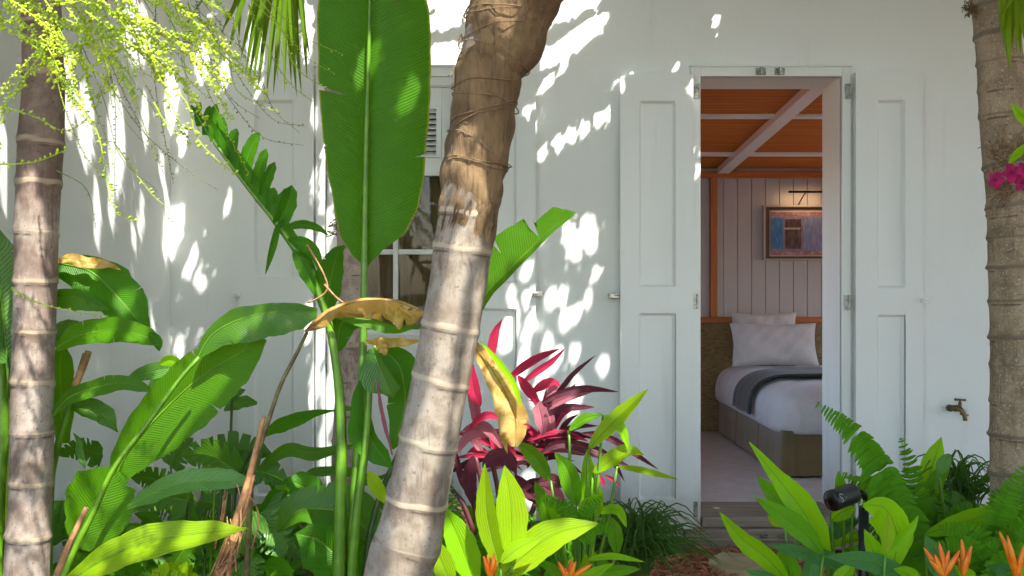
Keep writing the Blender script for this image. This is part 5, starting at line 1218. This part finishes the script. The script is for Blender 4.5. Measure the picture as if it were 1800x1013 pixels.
gplant('ginger clump with orange star shaped blooms at the bottom right', (1670, 1150), 2.9, [
    ([(1672, 1030), (1648, 980), (1628, 942)], 20, 'blue'), ([(1690, 1040), (1660, 1005), (1630, 990)], 14, 'gingerdark'), ([(1720, 1040), (1700, 1010), (1665, 995)], 10, 'ginger'), ([(1810, 1040), (1770, 1005), (1735, 1000)], 14, 'blue'), ([(1800, 1040), (1812, 1000), (1830, 985)], 16, 'gingerlit'), ([(1620, 1040), (1600, 1010), (1570, 1000)], 12, 'ginger')],
    [(1659, 1010, 2.8, [(1624, 963), (1651, 955), (1687, 968), (1634, 985), (1668, 968), (1643, 975)]), (1694, 1008, 2.82, [(1690, 948), (1708, 960), (1702, 975), (1684, 980)]), (1787, 1015, 2.75, [(1757, 935), (1771, 942), (1800, 958), (1780, 965), (1796, 990)])])
gplant('ginger clump behind the ferns with one tall upright leaf before the white wall', (1640, 1090), 3.8, [
    ([(1622, 875), (1636, 830), (1655, 768)], 18, 'ginger'), ([(1640, 900), (1645, 850), (1672, 815)], 14, 'gingerdark'), ([(1625, 940), (1694, 918), (1753, 900), (1803, 883)], 17, 'ginger', dict(d=3.3)), ([(1700, 905), (1670, 885), (1640, 882)], 20, 'deep'), ([(1690, 960), (1665, 900), (1640, 875)], 18, 'deep')])
hz = Plant('philodendron', 'dark glossy leaves low between the ferns near the right palm', 'plant', P(1680, 1060, 3.6), 3.6)
for pts, w_ in (([(1660, 950), (1690, 905), (1705, 880)], 22), ([(1640, 940), (1625, 900), (1640, 870)], 20), ([(1700, 950), (1730, 920), (1740, 890)], 16), ([(1650, 835), (1665, 805), (1673, 800)], 11)): hz.leaf(pts, w_, 'deepwax'); hz.stem([pts[0], (1680, 1060)], 3)

# ================================================================== FERNS and GRASSES
def fern(lab, fronds, base, d, group='ferns', name='fern'):
    Fp = thing(name, lab, 'fern', group, P(base[0], base[1], d))
    for pts, l0, gap, dd, droop in fronds:
        C = spline([P(x, y, dd) for x, y in pts], 60); mb = MB(); n = len(C)
        mb.tube(C, [max(.4, 1.6 * (1 - i / n)) * dd / F for i in range(n)], 5)
        L = [0]
        for i in range(1, n): L.append(L[-1] + (C[i] - C[i - 1]).length * F / dd)
        s = 8
        while s < L[-1] - 2:
            i = max(1, min(n - 2, int(np.searchsorted(L, s)))); t = s / L[-1]; c = C[i]; T = (C[i + 1] - C[i - 1]).normalized(); R = Vector((0, 1, 0)).cross(T); R = (R - T * R.dot(T)).normalized()
            ll = l0 * dd / F * (min(1, t / .12) ** .6) * (1 - t) ** .62 * random.uniform(.85, 1.12) + .002
            for side in (-1, 1):
                D = (R * side + T * .28 + Vector((0, random.uniform(-.5, .1), 0))).normalized(); e = c + D * ll + Vector((0, 0, -droop * ll)); mid = c + D * ll * .5 + Vector((0, 0, -droop * ll * .2))
                wv = ll * .165 + .0014
                leaf(mb, [c, mid, e], [(0, wv * .75, wv * .75), (.25, wv, wv), (.7, wv * .75, wv * .75), (.9, wv * .4, wv * .4), (1, .0004, .0004)], world=True, w3=True, n=6, cm=2, fold=.3, roll=random.uniform(-.5, .5))
            s += gap
        mb.build('frond', M['fern'], Fp)
    return Fp
fern('tall arching sword fern frond drooping across the right shutter', [([(1612, 1040), (1590, 915), (1540, 810), (1495, 750), (1433, 706)], 56, 7.2, 3.35, .55), ([(1618, 1040), (1600, 960), (1560, 900), (1505, 880)], 40, 7, 3.4, .3), ([(1620, 1040), (1640, 960), (1690, 920), (1720, 915)], 40, 7, 3.4, .4), ([(1612, 1040), (1580, 940), (1530, 860), (1480, 830)], 44, 7, 3.5, .5)], (1615, 1120), 3.4)
fern('upright sword fern frond standing before the wall right of the door', [([(1618, 1040), (1616, 930), (1602, 830), (1582, 768)], 44, 8, 3.5, .0), ([(1618, 1040), (1630, 960), (1640, 900), (1660, 860)], 40, 8, 3.6, .1), ([(1610, 1040), (1596, 960), (1565, 900), (1540, 870)], 40, 8, 3.55, .2), ([(1618, 1040), (1640, 960), (1680, 900), (1720, 890)], 40, 8, 3.45, .25), ([(1610, 1040), (1580, 970), (1540, 925), (1500, 910)], 38, 8, 3.5, .3), ([(1615, 1040), (1600, 900), (1560, 830), (1530, 800)], 40, 8, 3.6, .25), ([(1620, 1040), (1650, 980), (1690, 970), (1730, 985)], 38, 8, 3.4, .3)], (1618, 1110), 3.5)
fern('fern with wide fronds at the foot of the right palm', [([(1735, 1040), (1745, 950), (1770, 870), (1800, 818)], 50, 7, 3.2, .15), ([(1740, 1040), (1760, 960), (1800, 920), (1830, 900)], 46, 7, 3.15, .2), ([(1735, 1040), (1725, 960), (1700, 930), (1650, 925)], 44, 7, 3.1, .2), ([(1750, 1050), (1760, 1000), (1780, 960), (1830, 950)], 40, 6, 3.05, .2), ([(1740, 1050), (1720, 980), (1690, 950), (1640, 960)], 40, 6, 3.0, .3), ([(1745, 1040), (1735, 930), (1745, 880), (1768, 850)], 40, 6.5, 3.35, .15), ([(1760, 1050), (1780, 930), (1800, 860), (1826, 830)], 44, 7, 3.3, .2), ([(1730, 1050), (1760, 985), (1800, 965), (1840, 980)], 38, 6, 2.95, .3), ([(1700, 1050), (1710, 1000), (1740, 960), (1760, 950)], 40, 6, 3.0, .2)], (1740, 1110), 3.15)
fern('dark fern low behind the front ginger, right beside the leaning palm', [([(830, 1060), (815, 970), (800, 900), (790, 850)], 34, 8, 3.3, .1), ([(840, 1060), (850, 980), (855, 920), (850, 880)], 36, 8, 3.4, .1), ([(800, 1060), (790, 1000), (775, 960)], 34, 8, 3.2, .1), ([(900, 1060), (930, 990), (975, 960), (1010, 960)], 34, 8, 3.5, .3), ([(880, 1060), (870, 980), (905, 930), (950, 900)], 34, 8, 3.5, .2)], (835, 1120), 3.4)
fern('small bright fern tucked among the ginger stems left of the grass tuft', [([(1010, 940), (1000, 900), (975, 880), (950, 880)], 24, 6, 3.2, .2), ([(1010, 940), (1030, 900), (1050, 880), (1060, 870)], 22, 6, 3.2, .1), ([(1010, 940), (1000, 905), (1000, 880)], 22, 6, 3.15, .1), ([(1005, 950), (960, 930), (930, 940)], 22, 6, 3.15, .2), ([(1010, 950), (1050, 925), (1085, 930)], 22, 6, 3.15, .2)], (1010, 1060), 3.2)
def grass(lab, cx, cy, d, n, lmin, lmax, spread, w_=1.7, group='grass tufts', up=1.0):
    G = thing('grass_tuft', lab, 'grass', group, P(cx, cy + 60, d)); 
    c0 = P(cx, cy, d); c0.z = max(.0, c0.z)
    for q in range(8):
        mb = MB()
        for k in range(n // 8):
            a = random.uniform(0, 2 * math.pi); l_ = random.uniform(lmin, lmax) * d / F; el = random.uniform(.5, 1.45); hd = Vector((math.cos(a), math.sin(a), 0)) * spread
            b0 = c0 + Vector((random.uniform(-.05, .05), random.uniform(-.04, .04), 0)); p1 = b0 + hd * l_ * .25 * math.cos(el) + Vector((0, 0, l_ * .5 * math.sin(el) * up)); p2 = b0 + hd * l_ * .7 * (math.cos(el) + .2) + Vector((0, 0, l_ * .72 * math.sin(el) * up)); p3 = b0 + hd * l_ * (math.cos(el) + .35) + Vector((0, 0, l_ * (.55 * math.sin(el) - .1) * up))
            leaf(mb, [b0, p1, p2, p3], w_ * d / F, 'strap', world=True, w3=True, n=12, cm=1, fold=.4)
        mb.build('blades', M['grass'], G)
grass('dark mondo grass tuft beside the doorstep at the foot of the left shutter', 1118, 1010, 4.0, 340, 90, 185, .85)
grass('thin arching grass growing between the ferns and the right palm', 1692, 900, 3.9, 120, 70, 150, .8, 2.0)
grass('dark grass tuft low under the ti plant by the wall', 985, 1010, 4.2, 140, 60, 120, .9)

# low filler foliage at the wall foot on the left, and small leaves under the gingers
U = thing('ground_cover', 'low leafy ground cover filling the bed along the wall', 'ground cover', None, (0, 3.8, 0)); U['kind'] = 'stuff'
mb = MB()
for k in range(900):
    x, y = random.choice(((random.uniform(-1.6, -.55), random.uniform(3.1, 4.5)), (random.uniform(-1.55, -.2), random.uniform(3.0, 3.9)), (random.uniform(-.3, .5), random.uniform(3.2, 4.3)), (random.uniform(1.15, 2.4), random.uniform(3.3, 4.2)), (random.uniform(1.3, 2.4), random.uniform(3.0, 4.2))))
    z = random.uniform(.02, .34) * (1 if x < .5 else .8); a = random.uniform(0, 6.28); l_ = random.uniform(.05, .15); c = Vector((x, y, z)); D = Vector((math.cos(a), math.sin(a), random.uniform(-.3, .8))) * l_
    if .35 < x < 1.25: continue
    leaf(mb, [c, c + D * .5 + Vector((0, 0, .01)), c + D - Vector((0, 0, .02))], l_ * random.uniform(.16, .3), 'lance', world=True, w3=True, n=8, cm=2, fold=.3, ripple=.1)
o = mb.build('ground_cover_leaves', M['fern'], U); o['kind'] = 'stuff'
mb = MB()
for k in range(300):
    x, y = random.uniform(-1.6, .1), random.uniform(3.0, 4.4); z = random.uniform(.02, .24); a = random.uniform(0, 6.28); l_ = random.uniform(.10, .22); c = Vector((x, y, z)); D = Vector((math.cos(a), math.sin(a), random.uniform(-.3, .8))) * l_
    leaf(mb, [c, c + D * .5 + Vector((0, 0, .02)), c + D - Vector((0, 0, .03))], l_ * random.uniform(.18, .3), 'lance', world=True, w3=True, n=10, cm=3, fold=.3, ripple=.1)
o = mb.build('ground_cover_leaves', M['deepwax'], U); o['kind'] = 'stuff'

# ================================================================== UNSEEN CANOPY overhead: leaf blades added and spaced to cut the sun patches
HOLES = [(1015, 68, 68, 15, -38), (1005, 14, 62, 13, -22), (975, 96, 30, 14, -40), (800, 100, 60, 22, 0), (770, 40, 50, 14, -15), (800, 6, 60, 14, -10), (930, 20, 50, 40, 0), (960, 150, 20, 6, -50), (990, 117, 8, 5, -60),
 (956, 269, 6, 9, 0), (981, 253, 7.5, 11, 0), (1004, 239, 7.5, 11, 0), (1028, 226, 7.5, 11, 0), (1052, 211, 7.5, 11, 0), (1073, 198, 5.5, 12, 0), (914, 239, 7, 11, 0), (934, 226, 8, 11, 0),
 (1200, 206, 10, 15, -15), (1112, 140, 11, 4, 0), (1094, 146, 4, 10, 0), (1220, 316, 4, 12, 15), (1188, 119, 4, 8, 30), (1258, 38, 4, 14, 10),
 (1005, 425, 13, 42, -18), (1036, 412, 15, 40, -8), (1048, 482, 6, 13, 10), (968, 525, 12, 20, 0), (988, 520, 7, 18, 0), (998, 560, 13, 20, 10), (1015, 548, 8, 17, 15), (1034, 526, 6, 18, 0), (953, 420, 6, 8, 20),
 (912, 516, 9, 19, 0), (926, 560, 13, 17, 10), (911, 566, 6, 16, 0), (885, 610, 14, 34, 10), (922, 605, 10, 44, 30), (962, 604, 9, 15, 20), (978, 630, 8, 24, 20), (1010, 622, 9, 16, 0), (1060, 642, 8, 20, 5), (940, 700, 12, 60, 20), (1010, 700, 12, 40, 10), (905, 680, 10, 40, 10), (885, 560, 6, 20, 0),
 (545, 235, 7, 32, 5), (567, 330, 5, 70, 2), (582, 380, 6, 40, 0), (545, 350, 5, 30, 8), (575, 470, 7, 60, 0), (560, 440, 7, 24, 10), (528, 610, 14, 44, 12), (562, 610, 8, 44, 5), (575, 700, 14, 60, 0), (590, 640, 5, 60, 0), (548, 690, 7, 40, 5), (572, 800, 12, 50, 0), (600, 880, 8, 50, 0), (540, 740, 6, 20, 10), (510, 525, 7, 20, 20), (588, 560, 6, 30, 0), (535, 460, 6, 22, 5), (590, 260, 6, 60, 0),
 (291, 420, 6, 46, 3), (302, 408, 7, 52, 0), (314, 395, 6, 38, 4), (338, 455, 5, 24, 8), (331, 478, 5, 12, 8), (347, 486, 2.5, 12, 5), (356, 498, 5, 13, 10), (315, 605, 6, 14, 8), (318, 628, 3, 12, 5), (355, 500, 4, 12, 5), (500, 470, 4, 18, 5),
 (292, 345, 4, 26, 0), (170, 370, 7, 70, 0), (205, 250, 20, 110, 0), (150, 220, 18, 90, 0), (120, 160, 14, 80, 0), (235, 415, 5, 26, 0), (196, 350, 7, 60, 0), (250, 370, 3, 30, 0), (246, 400, 3, 20, 0), (10, 340, 10, 60, -6), (22, 320, 7, 60, 0), (5, 260, 6, 60, 0), (285, 300, 5, 30, 0), (270, 570, 3, 14, 0), (255, 210, 8, 60, 0), (355, 110, 8, 40, 0), (395, 130, 6, 30, 0), (320, 250, 5, 30, 0), (300, 180, 10, 50, 0), (240, 60, 30, 60, 0), (450, 60, 12, 60, 0), (540, 60, 8, 50, 0), (915, 895, 22, 26, 0), (928, 915, 10, 20, 0), (400, 360, 3, 20, 5), (445, 200, 4, 14, 0)]
DARK = [(762, 20, 22, 5, 25), (775, 55, 30, 7, 20), (745, 62, 14, 6, -10), (1000, 42, 60, 6, -28), (1045, 92, 40, 6, -30)]
LX = WX(300)
def hitpx(a, b_):
    """shadow-plane coords (a,b) at z=0 -> picture px where that sunray meets a wall, or nan"""
    sx, sy = SUN.x / SUN.z, SUN.y / SUN.z
    # ray: X = a + sx z, Y = b + sy z ; wall Y=WALL
    z1 = (WALL - b_) / sy; x1 = a + sx * z1
    px = 900 + x1 / KP; py = 506.5 - (z1 - CAMZ) / KP
    z2 = (LX - a) / sx; y2 = b_ + sy * z2
    left = x1 < LX
    with np.errstate(all='ignore'):
        px = np.where(left, 900 + LX * F / y2, px); py = np.where(left, 506.5 - (z2 - CAMZ) * F / y2, py)
    z = np.where(left, z2, z1)
    return px, py, z
G0 = -4.2; RES = .0075; NA, NB_ = 1500, 1400; B0 = -1.0
aa = G0 + np.arange(NA) * RES; bb_ = B0 + np.arange(NB_) * RES
AA, BB = np.meshgrid(aa, bb_, indexing='ij')
PX, PY, PZ = hitpx(AA, BB)
hole = np.zeros(AA.shape, bool)
for cx, cy, rx, ry, ang in HOLES:
    if cx < 300: rx *= .8; ry *= .9
    if (cy > 180 or cx > 1080) and not (940 < cx < 1080 and cy < 280): rx, ry = rx * .84, ry * .86
    t = math.radians(ang); dx, dy = PX - cx, PY - cy
    if rx > ry: u_ = dx * math.cos(t) + dy * math.sin(t); v_ = -dx * math.sin(t) + dy * math.cos(t)
    else: u_ = dx * math.cos(t) + dy * math.sin(t); v_ = -dx * math.sin(t) + dy * math.cos(t)
    hole |= (u_ / rx) ** 2 + (v_ / ry) ** 2 < 1
for cx, cy, rx, ry, ang in DARK:
    t = math.radians(ang); dx, dy = PX - cx, PY - cy; u_ = dx * math.cos(t) + dy * math.sin(t); v_ = -dx * math.sin(t) + dy * math.cos(t)
    hole &= ~((u_ / rx) ** 2 + (v_ / ry) ** 2 < 1)
for p, r in LIT:
    a0 = p.x - SUN.x / SUN.z * p.z; b0 = p.y - SUN.y / SUN.z * p.z; r = r * .9
    hole |= ((AA - a0) ** 2 + ((BB - b0) * .8) ** 2 < r * r)
need = (~hole) & (AA > -3.6) & (AA < 5.0) & (BB > -.4) & (BB < 7.6)
need &= ~((PZ > 3.3))
cover = np.zeros(AA.shape, np.int8)
rng = np.random.RandomState(5)
blades = {k: MB() for k in range(4)}
trees = [(-1.45, 2.9), (.1, 2.5), (-.75, 4.25), (1.7, 3.4)]
def try_blade(a0, b0, L, W, th_):
    """oval leaf footprint in the shadow plane; returns sample cells"""
    us = np.linspace(-1, 1, max(7, int(L / .009))); vs_ = np.linspace(-1, 1, max(4, int(W / .007)))
    uu, vv = np.meshgrid(us, vs_); k = np.interp(uu, np.linspace(-1, 1, 7), np.sqrt(np.clip(1 - np.linspace(-1, 1, 7) ** 2, 0, 1)))
    x = a0 + math.cos(th_) * uu * L / 2 - math.sin(th_) * vv * k * W / 2; y = b0 + math.sin(th_) * uu * L / 2 + math.cos(th_) * vv * k * W / 2
    i = np.clip(((x - G0) / RES).round().astype(int), 0, NA - 1); j = np.clip(((y - B0) / RES).round().astype(int), 0, NB_ - 1)
    return i, j
def lowest(y):   # keep above the frame of the photograph's view
    return max(2.85, CAMZ + .31 * max(y, 0) + .12)
nb = 0
for (L, W, tries, pas) in ((.46, .10, 5000, 1), (.30, .07, 8000, 1), (.18, .05, 12000, 1), (.09, .03, 22000, 1), (.05, .02, 26000, 1), (.03, .018, 16000, 1)):
    unc = np.argwhere(need & (cover < pas))
    for t in range(tries):
        if t % 250 == 0:
            unc = np.argwhere(need & (cover < (2 if (L > .2 and t > tries * .45) else 1)))
            if len(unc) < 6: break
        i0, j0 = unc[rng.randint(len(unc))]
        if cover[i0, j0] > 1: continue
        a0, b0 = aa[i0], bb_[j0]; th_ = rng.uniform(0, math.pi)
        i, j = try_blade(a0, b0, L, W, th_)
        if hole[i, j].any(): continue
        if .04 < L < .2 and (cover[i, j] > 0).mean() > .75: continue
        cover[i, j] += 1
        # height: high enough to be out of the picture, in front of the wall
        for _ in range(12):
            z = rng.uniform(2.9, 3.9) if L > .1 else rng.uniform(2.9, 3.3); X = a0 + SUN.x / SUN.z * z; Yy = b0 + SUN.y / SUN.z * z
            if z > lowest(Yy) and Yy < WALL - .12: break
        else:
            zc = (WALL - .14 - b0) / (SUN.y / SUN.z)
            z = max(zc, 2.9); X = a0 + SUN.x / SUN.z * z; Yy = b0 + SUN.y / SUN.z * z
            if z < lowest(Yy) or z > 6: continue
        if X < LX + .05 and Yy > 1.8 and z < 3.5: pass
        c = Vector((X, Yy, z)); tl = rng.uniform(-.35, .35) * min(1, .25 / L)
        dirv = Vector((math.cos(th_), math.sin(th_), 0)); dirv = dirv + Vector((SUN.x, SUN.y, SUN.z)) / SUN.z * tl; sidev = Vector((-math.sin(th_), math.cos(th_), 0)) + Vector((SUN.x, SUN.y, SUN.z)) / SUN.z * rng.uniform(-.4, .4)
        k_ = min(range(4), key=lambda q: (trees[q][0] - X) ** 2 + (trees[q][1] - Yy) ** 2); mb = blades[k_]
        vs2 = []; uv2 = []; nseg = 6
        for s_ in range(nseg + 1):
            u_ = s_ / nseg * 2 - 1; kk = math.sqrt(max(0, 1 - u_ * u_))
            for v_ in (-1, 0, 1): vs2.append(c + dirv * (u_ * L / 2) + sidev * (v_ * kk * W / 2) + Vector((0, 0, 0))); uv2.append((v_, u_ * L / 2 + .5))
        mb.add(vs2, [(s_ * 3 + q, s_ * 3 + q + 1, s_ * 3 + q + 4, s_ * 3 + q + 3) for s_ in range(nseg) for q in (0, 1)], uv2); nb += 1

for k_, par in enumerate((pl_, pm, pb, pr_)):
    if blades[k_].v: blades[k_].build('shade_leaves', M['shade_leaves'], par)

# ------------------------------------------------------------------ set every thing's Empty at its base, keeping its parts in place
for o, loc in PEND:
    o.location = loc
    inv = Matrix.Translation(-loc)
    for chd in o.children: chd.matrix_parent_inverse = inv
